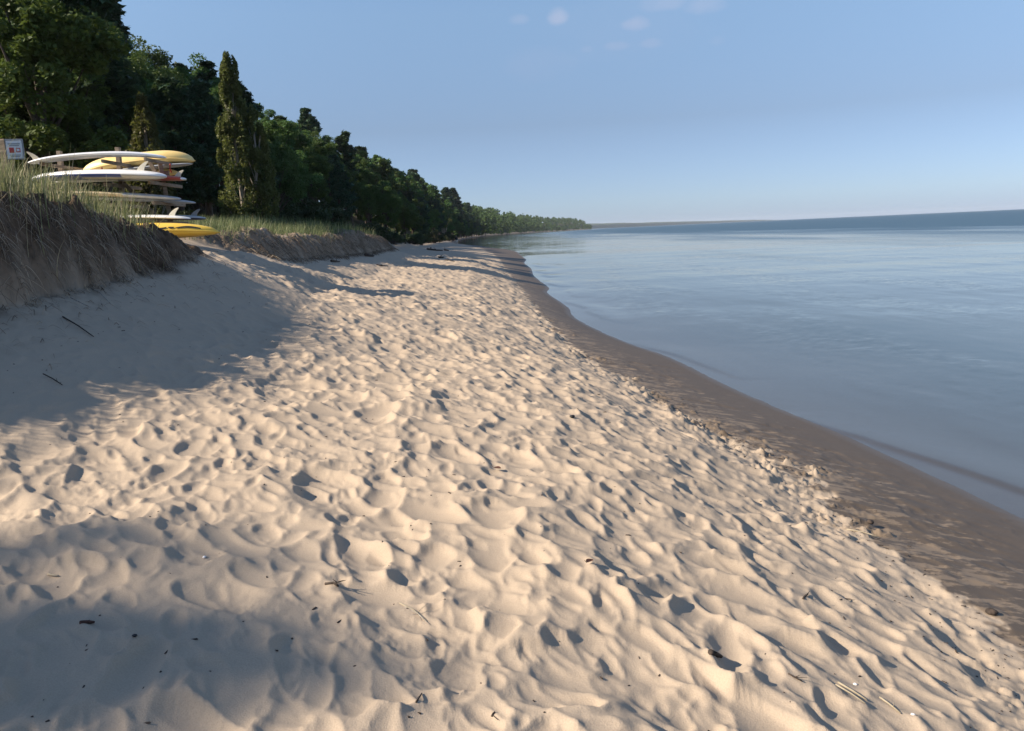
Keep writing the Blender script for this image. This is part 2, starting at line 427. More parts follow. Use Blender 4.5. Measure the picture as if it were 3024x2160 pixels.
M['yellow'] = noisy('yellow_hull', (.74, .47, .05), (.80, .53, .08), 2.5, .42, spec=.45)
M['yellow_pale'] = noisy('faded_yellow_hull', (.76, .53, .17), (.82, .60, .24), 2.5, .45, spec=.45)
M['black'] = noisy('black_plastic', (.012, .012, .013), (.03, .03, .03), 8, .5)
M['fin'] = noisy('cream_fin', (.70, .66, .55), (.76, .72, .62), 4, .35, spec=.5)
M['fin_grey'] = noisy('smoky_fin', (.16, .17, .18), (.24, .25, .26), 4, .3, spec=.5)
M['sign'] = noisy('sign_white', (.55, .57, .60), (.66, .68, .70), 9, .5)
M['sign_frame'] = noisy('sign_grey', (.16, .18, .20), (.24, .26, .28), 9, .6)
M['sign_red'] = noisy('sign_red', (.38, .04, .04), (.48, .07, .06), 12, .5)
M['strap_red'] = noisy('red_strap', (.35, .04, .02), (.45, .07, .03), 12, .7)
M['pale_blue'] = noisy('pale_blue_plastic', (.28, .42, .50), (.40, .54, .60), 5, .5)
M['shell'] = noisy('white_shell', (.72, .70, .66), (.80, .78, .75), 20, .5)
def glow_fin(m, c):
    t = N(m, 'ShaderNodeBsdfTranslucent'); t.inputs['Color'].default_value = (*c, 1); mx = N(m, 'ShaderNodeMixShader'); mx.inputs[0].default_value = .4
    out = m.node_tree.nodes['Material Output']; L(m, bsdf(m).outputs[0], mx.inputs[1]); L(m, t.outputs[0], mx.inputs[2]); L(m, mx.outputs[0], out.inputs['Surface'])
glow_fin(M['fin'], (.78, .74, .62)); glow_fin(M['cream'], (.70, .64, .50))
def grass_mat(name, g1, g2, st, tr=.3):
    m = mat(name, .55, spec=.3); b = bsdf(m); out = m.node_tree.nodes['Material Output']
    a = attr(m, 'tint'); col = ramp(m, a, [(0, g1), (.55, g2), (.8, st), (1, (st[0] * 1.15, st[1] * 1.12, st[2] * 1.1))])
    L(m, col, b.inputs['Base Color'])
    t = N(m, 'ShaderNodeBsdfTranslucent'); L(m, col, t.inputs['Color'])
    mx = N(m, 'ShaderNodeMixShader'); mx.inputs[0].default_value = tr
    L(m, b.outputs[0], mx.inputs[1]); L(m, t.outputs[0], mx.inputs[2]); L(m, mx.outputs[0], out.inputs['Surface'])
    return m
M['grass'] = grass_mat('marram_blades', (.145, .170, .062), (.265, .275, .125), (.43, .37, .24))
M['grass_far'] = grass_mat('green_dune_blades', (.085, .118, .046), (.17, .20, .08), (.36, .33, .18))
M['roots'] = grass_mat('dead_roots', (.075, .050, .031), (.205, .150, .100), (.39, .31, .21), .1)

# ------------------------------------------------------------------ ground sheet
def axis_angles():
    dense = np.arange(R(-41), R(40), .0016)
    return np.concatenate([np.arange(R(-178), R(-42), R(4)), dense, np.arange(R(41), R(179), R(4))])
def axis_radii():
    a = np.exp(np.arange(math.log(.25), math.log(1.9), .12))
    b = np.exp(np.arange(math.log(1.95), math.log(75), .0042))
    c = np.exp(np.arange(math.log(75.5), math.log(3400), .022))
    return np.concatenate([a, b, c])

def polar(A, Rr, wrap=True):
    na, nr = len(A), len(Rr)
    AA, RR = np.meshgrid(A, Rr)
    X = RR * np.sin(AA); Y = RR * np.cos(AA)
    idx = np.arange(na * nr).reshape(nr, na)
    a0 = idx[:-1, :-1].ravel(); a1 = idx[:-1, 1:].ravel(); b1 = idx[1:, 1:].ravel(); b0 = idx[1:, :-1].ravel()
    Q = np.stack([a0, b0, b1, a1][::-1], 1)
    if wrap:
        w = np.stack([idx[:-1, -1], idx[1:, -1], idx[1:, 0], idx[:-1, 0]][::-1], 1); Q = np.concatenate([Q, w])
    return X.ravel(), Y.ravel(), Q

def build_ground():
    X, Y, Q = polar(axis_angles(), axis_radii())
    Z = ground_z(X, Y)
    wet, wd = wet_edge(X, Y)
    fx = foot_x(Y); fw = face_w(Y)
    det = sand_detail(X, Y)
    calm = 1 - .72 * sstep(.3, 1.6, -2.3 - X) * sstep(4.4, 5.8, Y) * sstep(14, 12.5, Y)      # wind-smoothed slope under the scarp
    calm = calm * (1 - .75 * sstep(0, .5, fx + .2 - X))
    calm = np.where(Y > 17, calm * (1 - .5 * sstep(-4.6, -6, X)), calm)
    dryness = 1 - sstep(-.25, .08, wd)
    Z = Z + det * dryness * calm
    Z = Z + .013 * np.maximum(fbm(X * 15, Y * 15, 3, 68, .65), -.1) * sstep(.05, .5, fbm(X * 1.1, Y * 1.1, 3, 69)) * dryness * np.clip(1.6 - np.hypot(X, Y) / 9, 0, 1)
    far = np.clip(1.4 - np.hypot(X, Y) / 40, 0, 1)
    # faint prints and crumbs on the wet strip, clods along the drying edge
    rim = np.exp(-(wd / .28) ** 2)
    clod = np.maximum(fbm(X * 10, Y * 10, 4, 55, .65) - .05, 0) * sstep(-.25, .3, fbm(X * .8, Y * .8, 2, 56))
    Z = Z + clod * np.exp(-((wd + .08) / .40) ** 2) * .095 * far
    Z = Z + .008 * fbm(X * 2.6, Y * 2.6, 3, 57) * wet * np.clip(wd, 0, .5)
    Z = Z + np.minimum(sample(NEAR, X * .98 + .2, np.clip(Y + .4, .7, 14.9)), .012) * .38 * wet * (Y < 14) * sstep(2.0, .8, wd)
    # a crumbly trampled strip in the dry sand a few metres off the edge
    tr = np.exp(-((wd + .75) / .5) ** 2) * sstep(.0, .5, fbm(X * .6, Y * .6, 2, 58))
    Z = Z + tr * .03 * far * np.maximum(fbm(X * 9, Y * 9, 3, 59), -.2)
    # scarp roughness
    lx = lip_x(X, Y); s = sstep(-.08, .06, lx - X) * sstep(fw + 1.3, fw + .3, lx - X) * sstep(1.6, 1.1, fw)
    Z = Z + s * (.20 * fbm(X * 2.5, Y * 4.5, 4, 61, .6) + .06 * np.abs(fbm(X * 13, Y * 13, 2, 62))) * np.clip(1.5 - Y / 60, 0, 1)
    me = mesh_np('beach_ground', np.stack([X, Y, Z], 1), Q, smooth=True)
    soil = sstep(-.30, .10, lx - X + .22 * fbm(X * 2, Y * 2, 3, 63)) * sstep(1.8, 1.1, fw) * np.where(Y > 16.5, .55 + .4 * fbm(X * 1.3, Y * 1.3, 3, 65), 1)
    lit = sstep(.1, .7, lx - X - fw * .7 + .5 * fbm(X * .8, Y * .8, 3, 64)) * np.where((Y > 13.2) & (Y < 19), sstep(-8.0, -10.5, X), 1) * .85
    lit = np.maximum(lit * (Y > 4), sstep(-1, 2.5, hill_x(Y) - X))
    vattr(me, 'to_water', np.clip(shore_x(Y) - X, 0, 5)); vattr(me, 'wet', wet); vattr(me, 'wet_dist', wd); vattr(me, 'soil', soil); vattr(me, 'litter', lit)
    vattr(me, 'rim', np.exp(-(wd / .35) ** 2) * .8 * sstep(-.2, .4, fbm(X * .8, Y * .8, 2, 56)))
    o = link('beach_ground', me, [M['ground']]); tag(o, kind='structure')
build_ground()

def gz(x, y, det=False):
    z = ground_z(np.array([x]), np.array([y]))
    if det: z = z + sand_detail(np.array([x]), np.array([y])) * (1 - sstep(-.25, .08, wet_edge(np.array([x]), np.array([y]))[1]))
    return float(z[0])

# ------------------------------------------------------------------ lake
def build_lake():
    A = np.concatenate([np.arange(R(-12), R(42), .0022), np.arange(R(42), R(150), R(3))])
    Rr = np.concatenate([np.exp(np.arange(math.log(2.5), math.log(60), .006)), np.exp(np.arange(math.log(60.4), math.log(13000), .03))])
    X, Y, Q = polar(A, Rr, wrap=False)
    xs = shore_x(Y); off = X - xs
    Z = np.zeros_like(X)
    # lapping wavelets, each a thin steep-fronted crest running along the shore
    def crest(y0, y1, o0, o1, h, w, seed):
        t = np.clip((Y - y0) / (y1 - y0), 0, 1)
        c = o0 + (o1 - o0) * t + .10 * fbm(Y * .7, Y * 0 + seed, 2, seed)
        d = off - c
        prof = np.where(d < 0, np.exp(-(d / (w * .55)) ** 2), np.exp(-(d / (w * 3.6)) ** 2))
        env = np.sin(math.pi * np.clip((Y - y0) / (y1 - y0), 0, 1)) ** .6 * ((Y > y0) & (Y < y1))
        return h * prof * env
    Z += crest(5.2, 10.6, .76, -.06, .023, .15, 81) + crest(13.0, 18.2, .46, .08, .024, .16, 82) + crest(21.5, 29.5, .95, .2, .026, .18, 83)
    Z += crest(30.5, 35.5, .85, 1.0, .022, .2, 84) + crest(36.5, 42, .6, .0, .03, .22, 85) + crest(44.5, 48, .75, .5, .04, .25, 86) + crest(48.5, 53, .75, .2, .04, .25, 87) + crest(57, 65, .9, .2, .05, .3, 90)
    Z += .012 * fbm(X * .8, Y * .35, 3, 88) * np.clip(off, 0, 1) * np.clip(2 - Y / 60, 0, 1)
    Z += .004 * fbm(X * 3.1, Y * 2.0, 2, 89) * np.clip(off - .4, 0, 1) * np.clip(1.6 - Y / 16, 0, 1) * sstep(1.0, 2.2, off)
    me = mesh_np('lake_water', np.stack([X, Y, Z], 1), Q, smooth=True)
    dep = np.where(Y < 3400, Z - profile(X, Y), 2.5)
    vattr(me, 'depth', np.clip(dep, 0, 3)); vattr(me, 'offshore', np.clip(off, 0, 500))
    tag(link('lake_water', me, [M['water']]), kind='structure')
build_lake()

# ------------------------------------------------------------------ trees: a few kinds, copied
def leaf_cloud(P, size, g, up=.35, elong=1.5):
    """one leaf-shaped quad at each point"""
    n = len(P)
    nrm = g.normal(size=(n, 3)); nrm /= np.linalg.norm(nrm, axis=1)[:, None]
    nrm[:, 2] = np.abs(nrm[:, 2]) + up; nrm /= np.linalg.norm(nrm, axis=1)[:, None]
    a = np.cross(nrm, g.normal(size=(n, 3))); a /= np.linalg.norm(a, axis=1)[:, None]
    b = np.cross(nrm, a)
    s = (size * g.uniform(.65, 1.3, n))[:, None]
    V = np.stack([P - a * s * elong * .5, P + b * s * .42 + a * s * .05, P + a * s * elong * .5, P - b * s * .42 + a * s * .05], 1).reshape(-1, 3)
    return V, np.arange(4 * n).reshape(n, 4)

def clump_points(c, r, n, g, flat=.75):
    d = g.normal(size=(n, 3)); d /= np.linalg.norm(d, axis=1)[:, None]
    rad = r * g.uniform(.15, 1, n) ** .45
    return c + d * rad[:, None] * np.array([1, 1, flat])

def limb_mesh(name, g, h, r0, ends, lean=0.0, n=7, fork=False):
    mb = MB(); pts = []; rad = []
    for i in range(9):
        t = i / 8; pts.append((lean * t * t * h + .06 * math.sin(3 * t + g.uniform(0, .4)), .05 * math.cos(4 * t), t * h * .86 - .3))
        rad.append(r0 * (1.25 if i == 0 else 1) * (1 - .82 * t))
    mb.tube(pts, rad, n)
    for e in ends:
        t0 = float(np.clip(e[2] / h * .62, .16, .8)); k = t0 * 8; i = int(k)
        p0 = Vector(pts[i]).lerp(Vector(pts[min(i + 1, 8)]), k - i); p1 = Vector(e)
        mid = p0.lerp(p1, .5) + Vector((0, 0, .06 * h * g.uniform(-.2, .8)))
        rr = r0 * (1 - .8 * t0) * .55
        mb.tube([p0, p0.lerp(mid, .6), mid, mid.lerp(p1, .6), p1], [rr, rr * .8, rr * .62, rr * .4, rr * .15], 5)
    return mb.mesh(name, True)

def broadleaf(seed, h=11.0, w=3.4, leaves=21000, leaf=.155, low=.22, nl=64):
    g = np.random.default_rng(seed)
    lobes = []
    for i in range(9):
        a = g.uniform(0, 2 * math.pi); zz = g.uniform(low + .12, .9)
        rr = w * (1 - abs(zz - .55) * 1.1) * g.uniform(.45, .8)
        lobes.append((np.array([math.cos(a) * rr, math.sin(a) * rr, zz * h]), g.uniform(.3, .52) * w))
    lobes.append((np.array([g.uniform(-.4, .4), g.uniform(-.4, .4), h * .86]), .42 * w))
    lobes.append((np.array([0, 0, h * .55]), .6 * w)); lobes.append((np.array([0, 0, h * .72]), .52 * w))
    lobes.append((np.array([0, 0, h * .72]), .52 * w))
    C = []; P = []
    for i in range(nl):
        c0, r = lobes[g.integers(len(lobes))]
        d = g.normal(size=3); d /= np.linalg.norm(d); d[2] = d[2] * .8 + .15
        c = c0 + d * r * g.uniform(.7, 1.08)
        if c[2] < low * h * .7: c[2] = low * h * .7 + g.uniform(0, .5)
        C.append(c)
        P.append(clump_points(c, g.uniform(.42, .85) * w / 3.4, int(leaves / nl * g.uniform(.6, 1.4)), g))
    V, Q = leaf_cloud(np.concatenate(P), leaf, g)
    cr = mesh_np('crown', V, Q)
    ends = sorted(C, key=lambda c: g.random())[:14]
    return cr, limb_mesh('trunk', g, h, .022 * h, ends, g.uniform(-.02, .02))

def pine(seed, h=13.0, w=3.0, leaf=.34, bare=.25):
    g = np.random.default_rng(seed); P = []; ends = []
    z = bare * h
    while z < h * .985:
        t = (z / h - bare) / (1 - bare)
        reach = w * (1.0 - t) ** .7 * (.55 + .45 * min(t * 5, 1)) + .25
        for k in range(g.integers(3, 6)):
            if g.random() < .12: continue
            a = g.uniform(0, 2 * math.pi); ln = reach * g.uniform(.55, 1.2)
            e = np.array([math.cos(a) * ln, math.sin(a) * ln, z + ln * (.10 + .35 * t) * g.uniform(.3, 1.3)])
            ends.append(e); o = np.array([0, 0, z])
            for q in np.arange(.3, 1.04, .12):
                c = o + (e - o) * q; c[2] -= .10 * ln * math.sin(q * math.pi); c[2] += .14 * ln * max(q - .7, 0) * 2
                side = np.array([-math.sin(a), math.cos(a), 0]) * ln * .22 * g.uniform(-1, 1) * (1.1 - q * .6)
                P.append(clump_points(c + side, g.uniform(.26, .48) * (w / 3) ** .5, 20, g, .5))
        z += g.uniform(.42, .85) * h / 13 * (1 - .5 * t)
    P.append(clump_points(np.array([0, 0, h * .985]), .16, 24, g, 2.2))
    V, Q = leaf_cloud(np.concatenate(P), leaf, g, .5, 2.0)
    cr = mesh_np('crown', V, Q)
    mb = MB(); mb.tube([(0, 0, -.3), (.03, 0, h * .3), (0, .03, h * .7), (0, 0, h)], [.02 * h, .016 * h, .009 * h, .002 * h], 7)
    for e in ends[::2]:
        ln = math.hypot(e[0], e[1]); p0 = Vector((0, 0, e[2] - ln * .22)); e = Vector(e)
        mb.tube([p0, p0.lerp(e, .5) - Vector((0, 0, .05 * ln)), e], [.030, .022, .008], 4)
    return cr, mb.mesh('trunk', True)

def columnar(seed, spires, leaves=26000, leaf=.13):
    """spires: (x, y, z_bottom, z_top, [(t, radius), ...])"""
    g = np.random.default_rng(seed); P = []; mb = MB()
    tot = sum((s[3] - s[2]) * max(r for _, r in s[4]) for s in spires)
    for (sx, sy, z0, z1, pr) in spires:
        share = (z1 - z0) * max(r for _, r in pr) / tot; nc = int(240 * share)
        T = np.array([p[0] for p in pr]); RR = np.array([p[1] for p in pr])
        for i in range(nc):
            t = g.uniform(0, 1) ** .9; r = np.interp(t, T, RR); a = g.uniform(0, 2 * math.pi); q = r * g.uniform(.35, 1.0) ** .6
            c = np.array([sx + math.cos(a) * q, sy + math.sin(a) * q, z0 + (z1 - z0) * t])
            n = int(leaves * share / nc)
            pts = clump_points(c, max(.14, r * .25) * g.uniform(.6, 1.4), n, g, 2.3)
            P.append(pts)
            if i % 4 == 0:
                b0 = Vector((sx, sy, max(z0 * .3, c[2] - 1.6 - r)))
                mb.tube([b0, b0.lerp(Vector(c), .5) + Vector((0, 0, .1)), Vector(c)], [.03, .02, .006], 4)
        mb.tube([(0, 0, -.3), (sx * .4, sy * .4, z0 + (z1 - z0) * .15), (sx, sy, z0 + (z1 - z0) * .55), (sx, sy, z1 - .2)], [.17, .13, .07, .015], 7)
    V, Q = leaf_cloud(np.concatenate(P), leaf, g, .1, 1.25)
    return mesh_np('crown', V, Q), mb.mesh('trunk', True)

def shrub(seed, h=1.6, w=1.3, leaves=3500, leaf=.10):
    g = np.random.default_rng(seed); P = []; mb = MB()
    for i in range(26):
        a = g.uniform(0, 2 * math.pi); q = w * g.uniform(.1, 1) ** .6; t = g.uniform(.2, 1)
        c = np.array([math.cos(a) * q, math.sin(a) * q, h * t * (1 - .4 * (q / w) ** 2)])
        P.append(clump_points(c, g.uniform(.2, .42), leaves // 26, g))
        mb.tube([(0, 0, -.1), tuple(c * .6), tuple(c)], [.025, .015, .005], 4)
    V, Q = leaf_cloud(np.concatenate(P), leaf, g)
    return mesh_np('crown', V, Q), mb.mesh('trunk', True)

def plant_tree(kind, proto, x, y, label, cat='tree', group=None, s=1.0, sz=None, rz=None, leaf='leaf', bark='bark', z=None, tilt=0):
    cr, tk = proto
    o = empty(kind, (x, y, gz(x, y) if z is None else z), random.uniform(0, 6.28) if rz is None else rz)
    o.scale = (s, s, s if sz is None else sz)
    tag(o, label, cat, group)
    if cr.materials: 
        pass
    c = link('crown', cr, [M[leaf]], o)
    link('trunk', tk, [M[bark]], o)
    return o

BROAD = [broadleaf(100 + i, 11 + .5 * (i % 3), 3.2 + .35 * (i % 4), nl=58 + 6 * i) for i in range(5)]
BROAD_FAR = [broadleaf(140 + i, 11, 3.9, 6500, .36, .12, 60) for i in range(3)]
BRIGHT = [broadleaf(120 + i, 9.5, 2.9, 24000, .135, .2, 80) for i in range(2)]
PINE = [pine(200 + i, 13 + i, 2.7 + .3 * i) for i in range(3)]
PINE_FAR = pine(210, 13, 3.0, .5)
SHRUB = [shrub(300 + i) for i in range(3)]
TALL_POPLAR = columnar(401, [
    (-.15, 0, .4, 10.4, [(0, .9), (.1, 1.2), (.28, 1.12), (.45, .98), (.62, .82), (.75, .62), (.86, .48), (.95, .46), (1, .16)]),
    (.95, .1, .5, 7.4, [(0, .5), (.2, 1.0), (.5, .95), (.75, .7), (.92, .45), (1, .1)])], 40000, .125)
SMALL_POPLAR = columnar(402, [
    (0, 0, .4, 6.4, [(0, .5), (.2, .95), (.5, .9), (.7, .62), (.88, .36), (1, .08)]),
    (-.5, .1, .4, 4.6, [(0, .4), (.4, .6), (.8, .4), (1, .1)])], 14000, .12)

# single trees that stand out
plant_tree('poplar_tree', TALL_POPLAR, -15.35, 48, 'tall olive green columnar poplar with two spires, right of the board rack', 'poplar', leaf='poplar', bark='bark_pale', rz=.1, z=gz(-15.95, 48) - .1)
plant_tree('poplar_tree', SMALL_POPLAR, -17.2, 40, 'small pointed olive poplar rising just above the board rack', 'poplar', leaf='poplar', bark='bark_pale', rz=.4, z=gz(-17.2, 40) + .1)
def one(kind, proto, px_x, y, s, label, **k): return plant_tree(kind, proto, px_x, y, label, s=s, **k)
one('maple_tree', BRIGHT[0], -18.6, 33.5, 1.18, 'bright lime green leafy tree hanging down at the top left corner', leaf='leaf_light', rz=1.0)
one('maple_tree', BRIGHT[1], -20.2, 34.5, .80, 'sunlit yellow green tree at the far left, above the wooden sign', leaf='leaf_light', rz=2.2)
one('pine_tree', PINE[1], -20.9, 43.1, 1.06, 'dark ragged pine standing against the sky, just left of the ridge dip', leaf='needle', rz=.3)
one('pine_tree', PINE[2], -22.6, 42.4, 1.02, 'darkest pine with horizontal boughs behind the stacked boards', leaf='needle', rz=1.3)
# off to the left of the view: these throw the shade on the sand close by
plant_tree('broadleaf_tree', broadleaf(160, 11, 2.0, 3300, .19, .3, 60), -38.0, -4.2, 'slender thinly leaved tree beyond the left edge', s=1.6)
def zone(y):
    if y < 47: return 'in the shaded wood behind the board rack'
    if y < 76: return 'on the slope just right of the tall poplar'
    if y < 165: return 'on the wooded slope above the second grassy dune'
    if y < 400: return 'on the bluff above the far shaded beach'
    return 'on the far wooded shore before the headland'

def px_of(x, y, z):
    p, r, f = R(9.51), R(2.58), 2352.
    zz = y * math.cos(p) - (z - CAM_H) * math.sin(p); up = y * math.sin(p) + (z - CAM_H) * math.cos(p)
    q = x * math.cos(r) - up * math.sin(r)
    return 1512 + f * q / max(zz, .1)

rt = random.Random(5)
def fill(rows, y0, y1, step, far=False):
    for k, (xo, s0) in enumerate(rows):
        y = y0 + rt.uniform(0, step)
        while y < y1:
            st = step * rt.uniform(.75, 1.25)
            x = float(hill_x(y)) + 20 + xo + rt.uniform(-1.1, 1.1)
            px = px_of(x, y, 10)
            if px > -60 and not (-19.5 < x and 36 < y < 52):
                u = rt.random(); s = s0 * rt.uniform(.82, 1.18) * (.5 if 43.3 < y < 50 and x < -19.6 else (.7 if 36 < y < 41 and x < -19.6 else 1)) * float(np.interp(y, [70, 80, 130, 150, 230, 350, 500, 700], [1, .92, .95, 1.06, 1.12, 1.36, 1.78, 1.75]))
                if far:
                    if u < .22: plant_tree('pine_tree', PINE_FAR, x, y, 'small dark pine ' + zone(y), group='pines ' + zone(y), s=s, leaf='needle')
                    else: plant_tree('broadleaf_tree', rt.choice(BROAD_FAR), x, y, 'green round crowned tree ' + zone(y), group='leafy trees ' + zone(y), s=s, z=gz(x, y) - (2.1 * s if y > 390 else 0))
                else:
                    if u < .24: plant_tree('pine_tree', rt.choice(PINE), x, y, 'dark pine ' + zone(y), group='pines ' + zone(y), s=s * .98, leaf='needle')
                    elif u < .30 and k < 3: plant_tree('maple_tree', rt.choice(BRIGHT), x, y, 'lighter green leafy tree ' + zone(y), group='lighter trees ' + zone(y), s=s, leaf='leaf_light')
                    else: plant_tree('broadleaf_tree', rt.choice(BROAD), x, y, 'dark leafy tree ' + zone(y), group='dark leafy trees ' + zone(y), s=s)
            y += st
fill([(-21.2, .74), (-24, .92), (-27.2, 1.02), (-31, 1.08), (-35, 1.05)], 33, 78, 4.7)
fill([(-21.4, .72), (-25, .92), (-29, 1.05), (-33.5, 1.06)], 78, 165, 6.0)
fill([(-35.5, .62), (-38, .7)], 62, 150, 7.0, True)
fill([(-21.5, .75), (-26, .95), (-31.5, 1.1)], 165, 400, 8.5, True)
fill([(-13.5, .62), (-20, 1.0), (-35, 1.15)], 400, 700, 13.5, True)
one('pine_tree', PINE[0], -32.5, 121, .98, 'spiky pine on the skyline, leftmost of three above the second dune', leaf='needle', rz=.7)
one('pine_tree', PINE[1], -33, 138, .98, 'broad topped pine on the skyline, middle of three above the second dune', leaf='needle', rz=1.9)
one('pine_tree', PINE[2], -32, 166, 1.0, 'layered pine on the skyline, rightmost of three above the second dune', leaf='needle', rz=3.0)
one('maple_tree', BRIGHT[0], -19.5, 132, .95, 'sunlit green tree at the foot of the wooded slope past the second dune', leaf='leaf_light', rz=.2)
one('maple_tree', BRIGHT[1], -19.0, 152, .80, 'lower sunlit yellow green tree at the edge of the shaded far beach', leaf='leaf_light', rz=.9)
one('young_tree', BRIGHT[1], -18.0, 705, 1.1, 'small bright yellow green tree near the far waterline', leaf='leaf_light')

# the pale, forked, half-bare tree standing alone on the far beach
def pale_tree():
    g = np.random.default_rng(77); mb = MB(); P = []
    o = empty('cottonwood_tree', (-24.3, 318, gz(-24.3, 318)), 0)
    tag(o, 'pale trunked half bare tree with forked trunk alone by the far beach', 'tree')
    for (ex, ez, r) in ((-1.5, 7.5, .30), (.5, 9.5, .34), (2.0, 8.6, .22), (-.5, 8.8, .2)):
        mb.tube([(0, 0, -.4), (ex * .12, 0, 1.6), (ex * .5, .1, ez * .5), (ex, .3, ez)], [r * 1.3, r, r * .7, .05], 6)
        for i in range(7):
            t = g.uniform(.45, 1); c = np.array([ex * t + g.uniform(-1.4, 1.4), g.uniform(-1, 1), ez * t + g.uniform(.2, 1.8)])
            mb.tube([(ex * t * .8, 0, ez * t * .85), tuple(c)], [.10, .03], 4)
            P.append(clump_points(c, g.uniform(.5, 1.1), 45, g))
    for i in range(14):
        P.append(clump_points(np.array([g.uniform(-4.2, -1), g.uniform(-1, 1), g.uniform(5, 7.8)]), .8, 60, g))
    V, Q = leaf_cloud(np.concatenate(P), .34, g)
    link('crown', mesh_np('crown', V, Q), [M['poplar']], o); mb.build('trunk', M['bark_pale'], o, True)
pale_tree()

# low scrub at the foot of the wood
for i in range(52):
    y = rt.choice([rt.uniform(38, 75), rt.uniform(75, 140), rt.uniform(140, 330)])
    x = float(hill_x(y)) + rt.uniform(-.5, 3.2) + (1.5 if y > 100 else 0)
    s = rt.uniform(.7, 1.3) * (1 if y < 80 else 1.5)
    if i >= 34: y = rt.uniform(56, 104); x = float(hill_x(y)) - rt.uniform(.5, 5); s = rt.uniform(1.6, 2.4)
    plant_tree('dune_shrub', rt.choice(SHRUB), x, y, 'low green shrub at the foot of the wood ' + ('behind the second dune' if y < 80 else 'above the far shaded beach'),
               'shrub', 'shrubs at the foot of the wood ' + ('behind the second dune' if y < 80 else 'above the far beach'), s, leaf='scrub')

# woods beyond, one mass
def far_woods():
    g = np.random.default_rng(9); P = []
    y = 700.0; rows = []
    while y < 2480:
        w = 60 if y < 1500 else 110
        for k in range(4):
            x = float(hill_x(y)) + 11 - k * w / 4 * g.uniform(.6, 1.0) - g.uniform(0, 6); rows.append((x, y + g.uniform(-5, 5)))
        y += g.uniform(5, 8) * (1 + (y - 700) / 900)
    for i in range(26):
        rows.append((250 - i * 3.2 + g.uniform(-3, 3), 2485 + g.uniform(-30, 60)))
    for x, y in rows:
        z0 = gz(x, y); h = g.uniform(8.5, 14) * float(np.interp(y, [700, 900, 1300, 1700], [2.0, 1.75, 1.3, 1.2])); r = g.uniform(3.4, 5.2)
        for j in range(9):
            a = g.uniform(0, 6.28); q = r * g.uniform(0, .9); t = g.uniform(.12, 1)
            c = np.array([x + math.cos(a) * q * (1.1 - t * .6), y + math.sin(a) * q * (1.1 - t * .6), z0 + h * t * .9])
            P.append(clump_points(c, r * .42, 15, g))
    V, Q = leaf_cloud(np.concatenate(P), 1.7, g, .4, 1.2)
    o = link('far_woods', mesh_np('far_woods', V, Q), [M['leaf']]); tag(o, 'hazy blue green woods running out to the headland', 'woods', kind='stuff')
far_woods()

def distant_shore():
    n = 520; T = np.linspace(0, 1, n)
    xs = 520 + 3100 * T ** 1.1; ys = 5200 + 5200 * T
    top = (26 * (1 - T) ** .8 + 9) * (1 + .16 * fbm(T * 60, T * 0, 4, 3) + .08 * fbm(T * 240, T * 0, 3, 4)) * np.clip((1 - T) * 6, 0, 1)
    V = []; m = 5
    for i in range(m):
        off = [0, 12, 40, 120, 260][i]; hh = [0, .62, .93, 1.0, .8][i]
        V.append(np.stack([xs - off, ys + off * .4, top * hh * (1 + .05 * fbm(T * 180, T * 0 + i, 2, 40 + i))], 1))
    V = np.concatenate(V); idx = np.arange(m * n).reshape(m, n)
    Q = np.stack([idx[:-1, :-1].ravel(), idx[:-1, 1:].ravel(), idx[1:, 1:].ravel(), idx[1:, :-1].ravel()], 1)
    me = mesh_np('distant_shore', V, Q, smooth=True)
    mm = noisy('distant_woods', (.025, .045, .022), (.06, .08, .04), .06, .9)
    tag(link('distant_shore', me, [mm]), kind='structure')
distant_shore()

# ------------------------------------------------------------------ dune grass
def blades(name, X, Y, Z, length, width, g, matname, lean=.45, droop=None, wind=(.35, -.1), seg=4, tint=(0, .75)):
    n = len(X); a = g.uniform(0, 2 * math.pi, n)
    dx = np.cos(a) * lean * g.uniform(.1, 1, n) + wind[0] * g.uniform(0, 1, n); dy = np.sin(a) * lean * g.uniform(.1, 1, n) + wind[1] * g.uniform(0, 1, n)
    Ln = length * g.uniform(.45, 1.15, n); cur = g.uniform(.3, 1.3, n)
    if droop is not None: dx = dx * .5 + droop[:, 0]; dy = dy * .5 + droop[:, 1]
    fa = g.uniform(0, math.pi, n); sx, sy = np.cos(fa), np.sin(fa)
    V = np.zeros((n, seg + 1, 2, 3)); px, py, pz = X.copy(), Y.copy(), Z - .04
    for k in range(seg + 1):
        t = k / seg; w = width * (1 - t ** 1.8) * .5 + .0008
        V[:, k, 0] = np.stack([px - sx * w, py - sy * w, pz], 1); V[:, k, 1] = np.stack([px + sx * w, py + sy * w, pz], 1)
        b = (.35 + t * 1.6 * cur); hx, hy = dx * b, dy * b
        vz = np.maximum(1.0 - (t * .9) * np.hypot(dx, dy) * cur * 1.3, -.7)
        if droop is not None: b = .55 + .3 * np.sin(3 * t * cur); hx, hy = dx * b, dy * b; vz = .25 - 1.5 * t ** .5 * (.6 + .4 * cur)
        nn = np.sqrt(hx**2 + hy**2 + vz**2); st = Ln / seg
        px = px + hx / nn * st; py = py + hy / nn * st; pz = pz + vz / nn * st
    b0 = (np.arange(n) * (seg + 1) * 2)[:, None] + (np.arange(seg) * 2)[None, :]
    Q = np.stack([b0, b0 + 1, b0 + 3, b0 + 2], 2).reshape(-1, 4)
    me = mesh_np(name, V.reshape(-1, 3), Q)
    vattr(me, 'tint', np.repeat(np.clip(g.uniform(tint[0], tint[1], n) + (g.random(n) < .12) * .3, 0, 1), (seg + 1) * 2))
    return me

